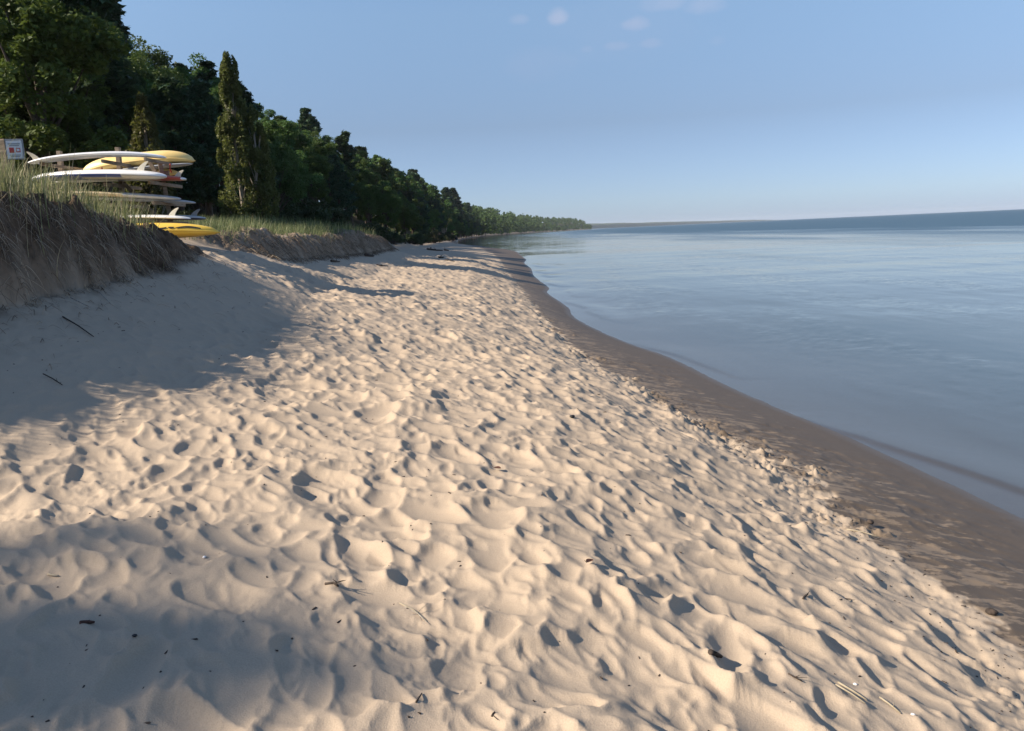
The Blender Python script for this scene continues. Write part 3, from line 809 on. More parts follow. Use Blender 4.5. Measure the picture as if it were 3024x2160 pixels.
def scatter(x0, x1, y0, y1, n, g, keep, clump=.16, per=7):
    m = n // per
    cx = g.uniform(x0, x1, m * 3); cy = g.uniform(y0, y1, m * 3); k = keep(cx, cy) > g.random(m * 3)
    cx, cy = cx[k][:m], cy[k][:m]
    X = np.repeat(cx, per) + g.normal(0, clump, len(cx) * per); Y = np.repeat(cy, per) + g.normal(0, clump, len(cx) * per)
    return X, Y

def near_grass():
    g = np.random.default_rng(31)
    def keep(x, y):
        d = lip_x(x, y) - face_w(y) * 1.0 - x
        k = sstep(-.05, .25, d + .15 * fbm(x * 2, y * 2, 2, 91)) * (y > 3.8) * (y < 13.6 - np.clip((x + 6.4) * 1.2, -1.5, 2)) * (.55 + .6 * sstep(-.4, .3, fbm(x * 1.1, y * 1.1, 2, 92)))
        return np.where((y > 12.4) & (x > -5.9), 0, k)
    X, Y = scatter(-11.5, -4.7, 3.8, 14.6, 26000, g, keep)
    me = blades('dune_grass', X, Y, ground_z(X, Y), .50, .0085, g, 'grass')
    tag(link('dune_grass', me, [M['grass']]), 'pale green marram grass on top of the near dune', 'grass', kind='stuff')
    # sparse taller stems
    X, Y = scatter(-9.5, -5.2, 6.5, 13, 500, g, keep, .2, 3)
    me = blades('tall_grass_stems', X, Y, ground_z(X, Y), .72, .009, g, 'grass', .25, tint=(.4, .9))
    tag(link('tall_grass_stems', me, [M['grass']]), 'taller straw stems standing above the near dune grass', 'grass', kind='stuff')
    # bleached blades and bared roots hanging down the scarp
    n = 3700; Y = g.uniform(3.8, 13.0, n); Y = Y + .12 * np.sin(Y * 9); fw = face_w(Y)
    X = lip_x(foot_x(Y), Y) + .10 - (fw + .15) * g.uniform(0, 1.0, n)
    dr = np.stack([g.uniform(.0, 1.0, n), g.normal(-.35, .55, n)], 1)
    me = blades('hanging_roots', X, Y, ground_z(X, Y) + .03, .33, .0048, g, 'roots', .8, dr, (0, 0), 6, (0, 1.0))
    tag(link('hanging_roots', me, [M['roots']]), 'tangled dead grass and roots hanging down the near dune face', 'roots', kind='stuff')
    n = 420; Y = g.uniform(5.6, 12.9, n); X = foot_x(Y) + np.abs(g.normal(0, .55, n)) - .1
    dr = np.stack([g.normal(.5, .9, n), g.normal(-.3, .9, n)], 1) * 1.6
    me = blades('fallen_straw', X, Y, ground_z(X, Y) + .05, .22, .006, g, 'roots', .5, dr, (0, 0), 4, (0, .7))
    tag(link('fallen_straw', me, [M['roots']]), 'bits of dead straw strewn on the shaded sand below the scarp', 'straw', kind='stuff')
near_grass()

def second_grass():
    g = np.random.default_rng(33)
    def keep(x, y):
        d = foot_x(y) - face_w(y) * .8 - x
        return sstep(-.1, .4, d + .2 * fbm(x * 1.2, y * 1.2, 2, 93)) * (y > 17.6 + np.clip(-(x + 7) * .8, -.5, 3)) * sstep(9, 5, d) * (.12 + .9 * sstep(-.2, .35, fbm(x * .8, y * .8, 2, 94)))
    X, Y = scatter(-16, -5.9, 17, 32, 11000, g, keep, .18)
    me = blades('second_dune_grass', X, Y, ground_z(X, Y), .50, .013, g, 'grass_far', tint=(0, .7))
    tag(link('second_dune_grass', me, [M['grass_far']]), 'taller green grass on the second dune beside the yellow kayak', 'grass', kind='stuff')
    X, Y = scatter(-17, -6, 31, 60, 12000, g, keep, .25)
    me = blades('second_dune_grass', X, Y, ground_z(X, Y), .52, .022, g, 'grass_far', tint=(0, .72))
    tag(link('second_dune_grass', me, [M['grass_far']]), 'green and yellowing grass along the far half of the second dune', 'grass', kind='stuff')
    X, Y = scatter(-15, -6.2, 14.5, 19, 1500, g, lambda x, y: sstep(-8.2, -9.6, x + .3 * (y - 17)) * .8, .2)
    me = blades('rack_grass', X, Y, ground_z(X, Y), .55, .013, g, 'grass_far')
    tag(link('rack_grass', me, [M['grass_far']]), 'sparse green grass growing under and behind the board rack', 'grass', kind='stuff')
    n = 2600; Y = g.uniform(19, 46, n); X = foot_x(Y) - face_w(Y) * g.uniform(-.5, 1.1, n)
    dr = np.stack([g.uniform(.4, 1.1, n), g.uniform(-.5, .1, n)], 1)
    me = blades('second_dune_roots', X, Y, ground_z(X, Y) + .05, .5, .016, g, 'roots', .35, dr, (0, 0), 4, (0, .7))
    tag(link('second_dune_roots', me, [M['roots']]), 'dead roots and stems hanging down the second dune face', 'roots', kind='stuff')
    X, Y = scatter(-24, -9, 60, 240, 6000, g, lambda x, y: sstep(.3, 2.5, foot_x(y) - x) * .7, .5)
    me = blades('far_scrub_grass', X, Y, ground_z(X, Y), 1.0, .09, g, 'grass_far', tint=(0, .6))
    tag(link('far_scrub_grass', me, [M['grass_far']]), 'low dull green growth at the back of the far beach', 'ground cover', kind='stuff')
second_grass()

# ------------------------------------------------------------------ boards, kayaks and their rack
def board(kind, label, cat, tail, nose, width, thick, rocker, fins, mats, tilt=0.0, roll=0.0, marks=None, group=None, hull='hull'):
    """upside-down board lying from tail to nose (world points); mats by cross-section angle"""
    tail, nose = Vector(tail), Vector(nose); d = nose - tail; Ln = d.length
    o = empty(kind, (tail + nose) / 2); o.rotation_mode = 'QUATERNION'
    q = d.to_track_quat('X', 'Z'); o.rotation_quaternion = q @ Matrix.Rotation(roll, 3, 'X').to_quaternion()
    tag(o, label, cat, group)
    V = []; F = []; MI = []; n = 44; k = 28
    prof = []
    for i in range(n + 1):
        t = i / n; x = (t - .5) * Ln
        w = width * .5 * max(1 - abs(2 * t - 1) ** (2.6 if t < .5 else 2.1), 0) ** (.42 if t < .5 else .62)
        th = thick * .5 * max(1 - abs(2 * t - 1) ** 4, 0) ** .5 + .004
        z = -rocker * (abs(2 * t - 1) ** 2.3) * (1.15 if t > .5 else .85)
        prof.append((x, w, th, z))
        for j in range(k):
            a = 2 * math.pi * j / k; ca, sa = math.cos(a), math.sin(a)
            yy = w * math.copysign(abs(ca) ** .75, ca); zz = th * math.copysign(abs(sa) ** .85, sa)
            V.append((x, yy, z + zz))
    for i in range(n):
        for j in range(k):
            j2 = (j + 1) % k; F.append((i * k + j, (i + 1) * k + j, (i + 1) * k + j2, i * k + j2))
            ang = (360 * (j + .5) / k); MI.append(mats[1](ang, (i + .5) / n))
    me = bpy.data.meshes.new(hull); me.from_pydata(V, [], F); me.polygons.foreach_set('material_index', MI)
    me.polygons.foreach_set('use_smooth', [True] * len(F)); me.update()
    link(hull, me, mats[0], o)
    for (t, hgt, base, mt) in fins:
        i = int(t * n); x, w, th, z = prof[i]
        mb = MB(); L_ = []; R_ = []
        for s in np.linspace(0, 1, 9):
            rake = -(s ** 1.7) * hgt * .95; ch = base * (1 - .50 * s) * max(1 - s ** 7, 0) ** .5 + .006
            L_.append((rake - ch * .55, hgt * s)); R_.append((rake + ch * .45, hgt * s * (1 if s < 1 else .99)))
        out = L_ + R_[::-1]; nn = len(out)
        V2 = [(x + p, y_, z + th + h - .012) for y_ in (-.008, .008) for p, h in out]
        mb.add(V2, [tuple(range(nn)), tuple(range(nn, 2 * nn))[::-1]] + [(i2, (i2 + 1) % nn, nn + (i2 + 1) % nn, nn + i2) for i2 in range(nn)])
        mb.build('fin', mt, o)
    if marks:
        for (t0, t1, ang, wd, mt, nm) in marks:
            mb = MB(); Vm = []; 
            steps = 8
            for s in range(steps + 1):
                t = t0 + (t1 - t0) * s / steps; i = t * n; i0 = min(int(i), n - 1); fr_ = i - i0
                a_, b_ = prof[i0], prof[i0 + 1]; x, w, th, z = [a_[c] + (b_[c] - a_[c]) * fr_ for c in range(4)]
                for da in (-wd, wd):
                    a = R(ang + da); ca, sa = math.cos(a), math.sin(a)
                    Vm.append((x, w * 1.012 * math.copysign(abs(ca) ** .75, ca), z + (th + .003) * math.copysign(abs(sa) ** .85, sa) ))
            mb.add(Vm, [(2 * s, 2 * s + 2, 2 * s + 3, 2 * s + 1) for s in range(steps)])
            mb.build(nm, mt, o)
    return o

def plain(*ms):
    return (list(ms), lambda a, t: 0)
def two(top, low):           # upper half / lower half of the section
    return ([top, low], lambda a, t: 0 if a < 180 else 1)
def kayak(kind, label, tail, nose, width, height, rocker, mt, roll=0.0, upside=True, blunt=False, marks=None):
    tail, nose = Vector(tail), Vector(nose); d = nose - tail; Ln = d.length
    o = empty(kind, (tail + nose) / 2); o.rotation_mode = 'QUATERNION'
    o.rotation_quaternion = d.to_track_quat('X', 'Z') @ Matrix.Rotation(roll, 3, 'X').to_quaternion()
    tag(o, label, 'kayak')
    n, k = 40, 24; V = []; F = []; MI = []; prof = []
    for i in range(n + 1):
        t = i / n; e = abs(2 * t - 1); x = (t - .5) * Ln
        w = width * .5 * max(1 - e ** 2.2, 0) ** (.75 if not blunt else .55) + .006
        top = height * .62 * max(1 - e ** (5.0 if blunt else 3.2), 0) ** .55 + .006     # hull side (up)
        bot = height * .38 * max(1 - e ** 3.0, 0) ** .6 + .006     # deck side (down)
        z = -rocker * e ** (3.5 if blunt else 2.2); prof.append((x, w, top, bot, z))
        for j in range(k):
            a = 2 * math.pi * j / k; ca, sa = math.cos(a), math.sin(a)
            yy = w * math.copysign(abs(ca) ** .7, ca) * (1 - .10 * max(sa, 0)); zz = (top if sa > 0 else bot) * math.copysign(abs(sa) ** .9, sa)
            if sa < -.5: zz *= .9
            V.append((x, yy, z + zz + .012 * math.sin(a * 4) * (sa > .2) * (1 - e)))
    for i in range(n):
        for j in range(k):
            j2 = (j + 1) % k; F.append((i * k + j, (i + 1) * k + j, (i + 1) * k + j2, i * k + j2)); MI.append(0)
    me = bpy.data.meshes.new('hull'); me.from_pydata(V, [], F); me.polygons.foreach_set('use_smooth', [True] * len(F)); me.update()
    link('hull', me, [mt], o)
    # seam rail where hull and deck meet
    for sd in (-1, 1):
        mb = MB(); mb.tube([(p[0], sd * (p[1] + .004), p[4] + .0) for p in prof], .013, 6); mb.build('seam_rail', mt, o, True)
    # cockpit coaming on the deck side
    mb = MB(); cz = [(Ln * .16 * math.cos(a), width * .27 * math.sin(a), -height * .36) for a in np.linspace(0, 2 * math.pi, 25)]
    mb.tube(cz, .018, 6); mb.build('cockpit_rim', M['black'], o, True)
    for t in (.06, .94):
        i = int(t * n); p = prof[i]; mb = MB()
        mb.tube([(p[0] - .05, 0, p[4] - p[3]), (p[0], 0, p[4] - p[3] - .05), (p[0] + .05, 0, p[4] - p[3])], .008, 5); mb.build('grab_handle', M['black'], o, True)
    if marks:
        for (t0, t1, z0, z1, nm, sd) in marks:
            mb = MB(); Vm = []
            for s in range(9):
                t = t0 + (t1 - t0) * s / 8; i = t * n; i0 = int(i); fr_ = i - i0
                p = [prof[i0][c] + (prof[min(i0 + 1, n)][c] - prof[i0][c]) * fr_ for c in range(5)]
                zc = z0 + (z1 - z0) * math.sin(s / 8 * math.pi); hh = .010 + .008 * math.sin(s / 8 * math.pi)
                for dz in (-hh, hh):
                    sa = np.clip((zc + dz) / p[2], 0, .95) ** (1 / .9); ca = math.sqrt(1 - sa * sa)
                    Vm.append((p[0], sd * (p[1] * ca ** .7 * (1 - .10 * sa) + .006), p[4] + zc + dz))
            mb.add(Vm, [(2 * s, 2 * s + 2, 2 * s + 3, 2 * s + 1) for s in range(8)]); mb.build(nm, M['black'], o)
    return o

def rack():
    o = empty('board_rack', (-8.0, 17.0, 2.8)); tag(o, 'weathered timber rack of posts and arms carrying boards and kayaks', 'rack')
    off = Vector((-8.0, 17.0, 2.8))
    posts = [((-9.18, 17, 2.5), (-9.13, 17, 4.66)), ((-7.98, 17, 2.5), (-7.92, 17, 4.68)), ((-6.98, 17.05, 2.6), (-7.09, 17.0, 4.36))]
    for a, b in posts:
        m = MB(); m.bar(Vector(a) - off, Vector(b) - off, .09, .085); m.build('post', M['wood'], o)
        for zl in (3.10, 3.49, 3.885, 4.33):
            t = (zl - a[2]) / (b[2] - a[2]); x = a[0] + (b[0] - a[0]) * t
            m = MB(); m.bar(Vector((x + .068, 16.15, zl)) - off, Vector((x + .068, 17.75, zl)) - off, .042, .065); m.build('arm', M['wood'], o)
    for x in (-7.1, -7.05):
        pass
    for a, b in (((-7.05, 16.93, 3.0), (-7.85, 16.93, 3.95)), ((-7.12, 16.95, 4.0), (-7.28, 16.95, 4.36)), ((-8.0, 16.94, 3.2), (-9.05, 16.94, 4.1))):
        m = MB(); m.bar(Vector(a) - off, Vector(b) - off, .035, .08); m.build('brace', M['wood'], o)
    m = MB(); m.bar(Vector((-9.3, 17.06, 4.12)) - off, Vector((-6.95, 17.06, 4.12)) - off, .04, .10); m.build('rail', M['wood'], o)
    # red strap hanging from the middle arm
    m = MB(); m.tube([Vector(p) - off for p in ((-8.25, 16.9, 4.28), (-8.24, 16.88, 4.2), (-8.26, 16.88, 4.1))], .018, 5); m.build('strap', M['strap_red'], o)
    m = MB(); m.tube([Vector(p) - off for p in ((-6.86, 16.95, 4.30), (-6.87, 16.93, 4.2), (-6.85, 16.95, 4.12))], .014, 5); m.build('strap', M['strap_red'], o)
rack()

W3 = lambda a, t: 0
board('paddle_board', 'long plain white paddle board on the top tier of the rack', 'paddle board', (-9.40, 16.30, 4.455), (-6.72, 16.46, 4.50), .70, .095, .11,
      [(.085, .18, .14, M['cream'])], ([M['white_gel'], M['grey_gel']], lambda a, t: 0 if a < 200 or a > 340 else 1), roll=.05,  # grey lower half paints the shaded underside onto an all-white hull
      marks=None)
kayak('kayak', 'faded yellow kayak upside down on the back of the top tier', (-9.05, 17.62, 4.32), (-6.62, 17.66, 4.51), .66, .30, .10, M['yellow_pale'], blunt=True)
kayak('kayak', 'second faded yellow kayak wedged under the top one', (-9.15, 17.55, 4.16), (-7.0, 17.72, 4.20), .60, .20, .03, M['yellow_pale'])
board('surfboard', 'thin pale board lying between the two faded yellow kayaks', 'surfboard', (-6.60, 17.5, 4.35), (-9.1, 17.3, 4.16), .52, .06, .02, [],
      ([M['grey_gel'], M['white_gel']], lambda a, t: 0 if t < .8 else 1))
board('paddle_board', 'white paddle board with dark blue rail and cream fin, second tier', 'paddle board', (-6.62, 16.08, 4.035), (-9.5, 16.52, 4.145), .76, .185, .07,
      [(.20, .185, .15, M['fin'])], ([M['white_gel'], M['blue'], M['grey_gel']], lambda a, t: 0 if (a <= 181 or a >= 359) else (1 if t > .24 and (a < 214 or a > 326 or t > .55) else 2)), roll=-.03,
      marks=[(.24, .31, 244, 2.2, M['black'], 'lettering'), (.335, .385, 244, 2.2, M['black'], 'lettering'), (.115, .122, 236, 50, M['grey_gel'], 'strap')])
board('paddle_board', 'red tailed paddle board behind the blue railed one', 'paddle board', (-6.50, 16.80, 4.015), (-9.3, 17.02, 4.11), .68, .12, .06,
      [(.085, .14, .13, M['fin'])], ([M['white_gel'], M['red']], lambda a, t: 1 if .03 < t < .24 else 0))
board('surfboard', 'tan longboard on the third tier, tail towards the sand path', 'surfboard', (-6.47, 16.35, 3.575), (-9.0, 16.3, 3.80), .60, .085, .03, [],
      ([M['grey_gel'], M['tan']], lambda a, t: 1 if t > .40 else 0), marks=[(.30, .36, 250, 40, M['black'], 'strap')])
board('surfboard', 'grey longboard tucked under the tan one on the third tier', 'surfboard', (-6.38, 16.85, 3.51), (-8.9, 16.8, 3.72), .60, .085, .03, [], plain(M['grey_gel']))
board('paddle_board', 'white topped board with dark deck and cream fin, lowest tier', 'paddle board', (-6.20, 15.98, 3.18), (-8.6, 16.38, 3.255), .66, .095, .05,
      [(.17, .165, .13, M['fin'])], ([M['white_gel'], M['navy']], lambda a, t: 0 if a < 190 or a > 350 else 1))
board('paddle_board', 'dark board with smoky grey fin behind the lowest white one', 'paddle board', (-6.20, 16.85, 3.20), (-8.5, 16.8, 3.24), .60, .10, .05,
      [(.12, .15, .13, M['fin_grey'])], two(M['grey_gel'], M['navy']))
kayak('kayak', 'bright yellow kayak with black markings lying upside down on the sand', (-8.4, 15.35, 2.89), (-5.5, 15.55, 2.875), .72, .27, .03, M['yellow'], roll=-.12,
      marks=[(.62, .70, .060, .035, 'marking', -1), (.71, .745, .06, .055, 'marking', -1), (.755, .90, .05, .075, 'marking', -1)])
def sign():
    o = empty('wooden_sign', (-5.94, 9.9, gz(-5.98, 9.9))); tag(o, 'small white sign with red marks on a wooden post in the grass', 'sign')
    zt = 3.965 - o.location.z
    m = MB(); m.box((-.035, 0, zt / 2 - .15), (.072, .07, zt + .3), None, 0, .006); m.build('post', M['wood'], o)
    rz = Matrix.Rotation(R(14), 3, 'Z')
    p = m = MB(); m.box((.125, -.045, zt - .13), (.19, .016, .24), rz, 0, .003); fr = m.build('frame', M['sign_frame'], o)
    m = MB(); m.box((.127, -.0565, zt - .135), (.165, .006, .205), rz, 0, .001); pn = m.build('panel', M['sign'], o)
    for (dx, dz, w, h, mt) in ((-.03, -.005, .05, .06, 'sign_red'), (.04, -.005, .045, .05, 'sign_red'), (0, .068, .13, .012, 'sign_frame'), (0, .048, .11, .010, 'sign_frame'), (0, -.062, .12, .008, 'sign_frame'), (0, -.078, .10, .008, 'sign_frame')):
        m = MB(); c = rz @ Vector((dx, 0, 0))
        m.box((.127 + c.x, -.061 + c.y, zt - .135 + dz), (w, .004, h), rz); m.build('marking', M[mt], pn)
    m = MB(); m.box((.128 + (rz @ Vector((.04, 0, 0))).x, -.0645 + (rz @ Vector((.04, 0, 0))).y, zt - .14), (.028, .003, .03), rz); m.build('marking', M['sign'], pn)
sign()

# ------------------------------------------------------------------ driftwood, sticks, litter
def log(kind, label, pts, rad, mt, knots=3, seed=1):
    g = random.Random(seed); pts = [Vector(p) for p in pts]; o = empty(kind, pts[0]); tag(o, label, 'driftwood')
    m = MB(); m.tube([p - pts[0] for p in pts], rad, 9); m.build('trunk', M[mt], o, True)
    for i in range(knots):
        k = g.uniform(.1, .9) * (len(pts) - 1); a = pts[int(k)].lerp(pts[min(int(k) + 1, len(pts) - 1)], k % 1) - pts[0]
        r = rad[int(k)] if hasattr(rad, '__len__') else rad
        e = a + Vector((g.uniform(-1, 1), g.uniform(-1, 1), g.uniform(.3, 1.2))) * r * 3
        m = MB(); m.tube([a, a.lerp(e, .5) + Vector((0, 0, r * .3)), e], [r * .45, r * .3, r * .1], 6); m.build('branch', M[mt], o, True)
    return o
def gp(x, y, dz=0.0): return (x, y, gz(x, y, True) + dz)
def at(px, py):
    """ground point seen at a photograph pixel (only used to read off where a stick lies)"""
    p, r, f = R(9.51), R(2.58), 2352.
    F0 = Vector((0, math.cos(p), -math.sin(p))); U0 = Vector((0, math.sin(p), math.cos(p))); R0 = Vector((1, 0, 0))
    d = F0 + (R0 * math.cos(r) - U0 * math.sin(r)) * ((px - 1512) / f) - (U0 * math.cos(r) + R0 * math.sin(r)) * ((py - 1080) / f)
    t = 1.0
    for i in range(60):
        P = Vector((0, 0, CAM_H)) + d * t; h = P.z - gz(P.x, P.y, True)
        if h < .002: break
        t += h * .7 / max(-d.z, .12)
    return P.x, P.y

def logpx(kind, label, pix, rpx, mt, knots, seed, lift=.8):
    P = []; Rr = []
    for i, (px, py) in enumerate(pix):
        x, y = at(px, py); r = rpx * y / 2352. * (1 - .45 * i / max(len(pix) - 1, 1)); P.append((x, y, gz(x, y, True) + r * lift)); Rr.append(r)
    return log(kind, label, P, Rr, mt, knots, seed)
logpx('driftwood_log', 'reddish brown driftwood log lying on the sunlit far sand', [(1262, 737), (1275, 739), (1292, 741), (1308, 741)], 2.8, 'wood_dark', 4, 3)
logpx('driftwood_log', 'short dark wood chunk right of the reddish brown log', [(1313, 740.5), (1325, 741)], 2.5, 'wood_dark', 2, 4)
logpx('driftwood_log', 'low flat black log in the shade under the second dune', [(978, 773), (990, 774.5), (1003, 775)], 3.2, 'wood_dark', 1, 5)
logpx('driftwood_log', 'black driftwood block further along below the second dune', [(1079, 757), (1092, 758), (1103, 758)], 4.5, 'wood_dark', 1, 6)
logpx('driftwood_log', 'dark thin branch lying across the edge of the beach shadow', [(1112, 784), (1128, 786), (1146, 789)], 2.0, 'wood_dark', 3, 7)
logpx('driftwood_log', 'small dark log on sunlit sand nearer than the reddish one', [(1295, 763), (1303, 763), (1311, 762)], 2.6, 'wood_dark', 3, 8)
logpx('driftwood_log', 'dark knotted wood lying in the long tree shadow', [(1313, 770), (1325, 771), (1342, 774)], 2.2, 'wood_dark', 4, 9)
log('driftwood_tree', 'long grey dead trunk leaning down the bank past the second dune', [(-13.3, 84, gz(-13.3, 84) + 1.5), (-12.4, 84, gz(-12.4, 84) + .9), (-11.2, 83.5, gz(-11.2, 83.5) + .1)], [.08, .10, .12], 'wood_grey', 3, 10)
logpx('driftwood_tree', 'tangle of dark dead wood at the back of the far beach', [(1228, 712), (1250, 711), (1268, 712), (1290, 713)], 3.2, 'wood_dark', 7, 11, 1.2)
logpx('pale_chunk', 'pale driftwood stump in front of the dark tangle at far bank', [(1255, 710), (1256, 703)], 4.5, 'bark_pale', 1, 12, 1.0)
logpx('pale_chunk', 'small pale object near the forked pale tree', [(1330, 706), (1330, 702)], 2.5, 'bark_pale', 1, 13, 1.0)  # stands for a small pale thing of unknown kind
def stick(kind, label, p0, p1, r, mt, bend=.02, twigs=0, cat='stick', seed=1):
    g = random.Random(seed); (x0, y0), (x1, y1) = at(*p0), at(*p1)
    A = Vector(gp(x0, y0, r * .6)); B = Vector(gp(x1, y1, r * 1.2)); mid = A.lerp(B, .5); mid.z = max(mid.z, gz(mid.x, mid.y, True) + r * .6)
    mid += Vector((g.uniform(-bend, bend), g.uniform(-bend, bend), bend * .3))
    o = empty(kind, A); tag(o, label, cat)
    m = MB(); m.tube([Vector(), (mid - A) * .55, mid - A, (mid - A).lerp(B - A, .5), B - A], [r, r, r * .95, r * .85, r * .6], 7); m.build('stem', M[mt], o, True)
    for i in range(twigs):
        a = (mid - A) * g.uniform(.4, 1.5); e = a + Vector((g.uniform(-.05, .05), g.uniform(-.05, .05), g.uniform(.0, .03)))
        m = MB(); m.tube([a, e], [r * .5, r * .2], 5); m.build('twig', M[mt], o, True)
for k, a in enumerate([
    ('stick', 'dark red brown stick on the shaded sand at lower left', (238, 1856), (280, 1844), .0075, 'stick_red', .004, 1),
    ('reed', 'pale grey reed lying in a shaded footprint at left', (142, 1698), (174, 1704), .005, 'straw', .003, 0),
    ('reed', 'long white straw slanting across the sand below centre', (1180, 1782), (1262, 1838), .0035, 'straw', .01, 1),
    ('reed', 'thin pale twig running beside the white straw', (1195, 1792), (1270, 1846), .0025, 'wood_grey', .008, 1),
    ('stick', 'short black stick upright-looking on the bright sand near the bottom', (1229, 2076), (1246, 2050), .0035, 'wood_dark', .002, 0),
    ('stick', 'small dark stick by the bottom edge right of the short black one', (1452, 2118), (1462, 2104), .0035, 'wood_dark', .002, 1),
    ('reed', 'pair of bleached reeds at lower right, upper one', (2475, 2016), (2560, 2070), .0045, 'straw', .012, 0),
    ('reed', 'pair of bleached reeds at lower right, lower one', (2468, 2022), (2556, 2084), .0035, 'straw', .01, 0),
    ('reed', 'bleached bent reed further right of the reed pair', (2598, 2060), (2660, 2110), .004, 'straw', .012, 1),
    ('stick', 'dark broken twig standing by a footprint at lower right', (2372, 1771), (2386, 1757), .006, 'wood_dark', .004, 2),
    ('stick', 'two joined black twigs lying level on the lower right sand', (2481, 1773), (2512, 1772), .004, 'wood_dark', .004, 1),
    ('stick', 'slim dark twig in the hollow at the bottom right', (2328, 1990), (2370, 2016), .0035, 'wood_dark', .008, 2),
    ('stick', 'thick dark stick in the shaded sand below the dune', (206, 1084), (290, 1098), .007, 'wood_dark', .02, 1),
    ('reed', 'pale brown reed above the thick dark stick below the dune', (233, 1059), (287, 1060), .006, 'wood_grey', .004, 0),
    ('stick', 'straight thin stick on shaded sand close to the left edge', (138, 1178), (190, 1180), .005, 'wood_dark', .004, 1),
    ('stick', 'long thin stalk slanting down the shaded slope', (290, 1020), (345, 1042), .005, 'wood_grey', .01, 0),
    ('reed', 'pale root strand lying on the wet sand edge at right', (2500, 1565), (2595, 1588), .005, 'straw', .015, 0),
    ('stick', 'brown curled twig tangle in the footprint left of centre', (960, 1727), (1000, 1735), .006, 'wood_dark', .01, 5),
    ('stick', 'dark half buried stick with crumbled sand at lower right', (2098, 1932), (2130, 1948), .012, 'wood_dark', .006, 3)]):
    stick(*a[:7], twigs=a[7], seed=k + 3)

def leaf_obj(label, px, py, sz, mt, seed):
    x, y = at(px, py); g = random.Random(seed); o = empty('fallen_leaf', gp(x, y, .012), g.uniform(0, 6)); tag(o, label, 'leaf')
    V = []; F = []
    for i in range(7):
        t = i / 6; w = sz * .34 * math.sin(math.pi * min(t * 1.02, 1)) ** .8 + .0005
        for s in (-1, 0, 1): V.append(((t - .5) * sz, s * w, abs(s) * w * .5 + .25 * sz * (t - .5) ** 2))
    for i in range(6):
        for s in range(2): F.append((i * 3 + s, i * 3 + s + 1, i * 3 + s + 4, i * 3 + s + 3))
    m = MB(); m.add(V, F); m.build('blade', M[mt], o); m = MB(); m.tube([(-.5 * sz, 0, .06 * sz), (-.8 * sz, 0, .02)], .0012, 5); m.build('stalk', M[mt], o)
leaf_obj('curled dark brown leaf on the bright sand right of centre', 1742, 1667, .05, 'stick_red', 1)
leaf_obj('small brown leaf on a sunlit mound near the middle', 1469, 1394, .06, 'stick_red', 2)
def pebble(label, px, py, s, mt, kind='pebble', cat='pebble', seed=1):
    x, y = at(px, py); g = random.Random(seed); V = []; F = []; n = 8
    for i in range(5):
        th = math.pi * i / 4
        for k in range(n):
            a = 2 * math.pi * k / n; q = s * g.uniform(.85, 1.15)
            V.append((q * math.sin(th) * math.cos(a) * 1.3, q * math.sin(th) * math.sin(a), q * .6 * math.cos(th)))
    for i in range(4):
        for k in range(n): F.append((i * n + k, (i + 1) * n + k, (i + 1) * n + (k + 1) % n, i * n + (k + 1) % n))
    m = MB(); m.add(V, F); tag(m.build(kind, M[mt], None, True, gp(x, y, s * .4), (0, 0, g.uniform(0, 6))), label, cat)
pebble('dark oval stone on the wet sand near the right edge', 2928, 1812, .03, 'wood_dark', seed=1)
pebble('small dark stone on wet sand close to the water', 2570, 1545, .026, 'wood_dark', seed=2)
pebble('tiny white shell on the lower right sand', 2526, 2022, .007, 'shell', 'shell', 'shell', 3)
pebble('tiny white shell at the bottom right, below the reeds', 2697, 2111, .007, 'shell', 'shell', 'shell', 4)
pebble('tiny white shell on the shaded sand at left', 604, 1648, .009, 'shell', 'shell', 'shell', 5)
pebble('black pebble on sunlit sand above centre', 1690, 1234, .022, 'black', seed=6)
pebble('black round pebble on shaded sand at the lower left', 401, 1900, .009, 'black', seed=7)

def litter():
    g = np.random.default_rng(91); V = []; Q = []
    def bit(x, y, z, s, ln):
        a = g.uniform(0, 6.28); b = len(V); ca, sa = math.cos(a), math.sin(a)
        for (p, q, h) in ((-ln, -s, 0), (-ln, s, 0), (ln, s, 0), (ln, -s, 0), (-ln * .8, -s * .6, s * 1.4), (-ln * .8, s * .6, s * 1.2), (ln * .7, s * .7, s * 1.5), (ln * .7, -s * .5, s)):
            V.append((x + p * ca - q * sa, y + p * sa + q * ca, z + h))
        for f in ((0, 1, 2, 3), (7, 6, 5, 4), (0, 3, 7, 4), (3, 2, 6, 7), (2, 1, 5, 6), (1, 0, 4, 5)): Q.append([b + i for i in f])
    n = 2400
    # crumbs over the dry sand, thicker along the drying line
    X = []; Y = []
    yy = np.exp(g.uniform(math.log(2.2), math.log(45), n)); xx = np.where(g.random(n) < .45, dry_x(yy) - np.abs(g.normal(0, .35, n)) * (1 + yy * .02) + .2, foot_x(yy) + (dry_x(yy) + .9 - foot_x(yy)) * g.random(n))
    patch = sstep(-.2, .35, fbm(xx * .7, yy * .7, 2, 95)); k = g.random(n) < .35 + .65 * patch
    xx, yy = xx[k], yy[k]
    zz = ground_z(xx, yy) + sand_detail(xx, yy) * (1 - sstep(-.25, .08, wet_edge(xx, yy)[1]))
    for x, y, z in zip(xx, yy, zz):
        s = g.uniform(.0012, .0032) * (1 + y * .06); bit(x, y, z - .001, s, s * g.choice([1.2, 2, 4]))
    me = mesh_np('beach_litter', V, Q); tag(link('beach_litter', me, [M['wood_dark']]), 'dark crumbs of bark and weed strewn over the sand', 'litter', kind='stuff')
litter()

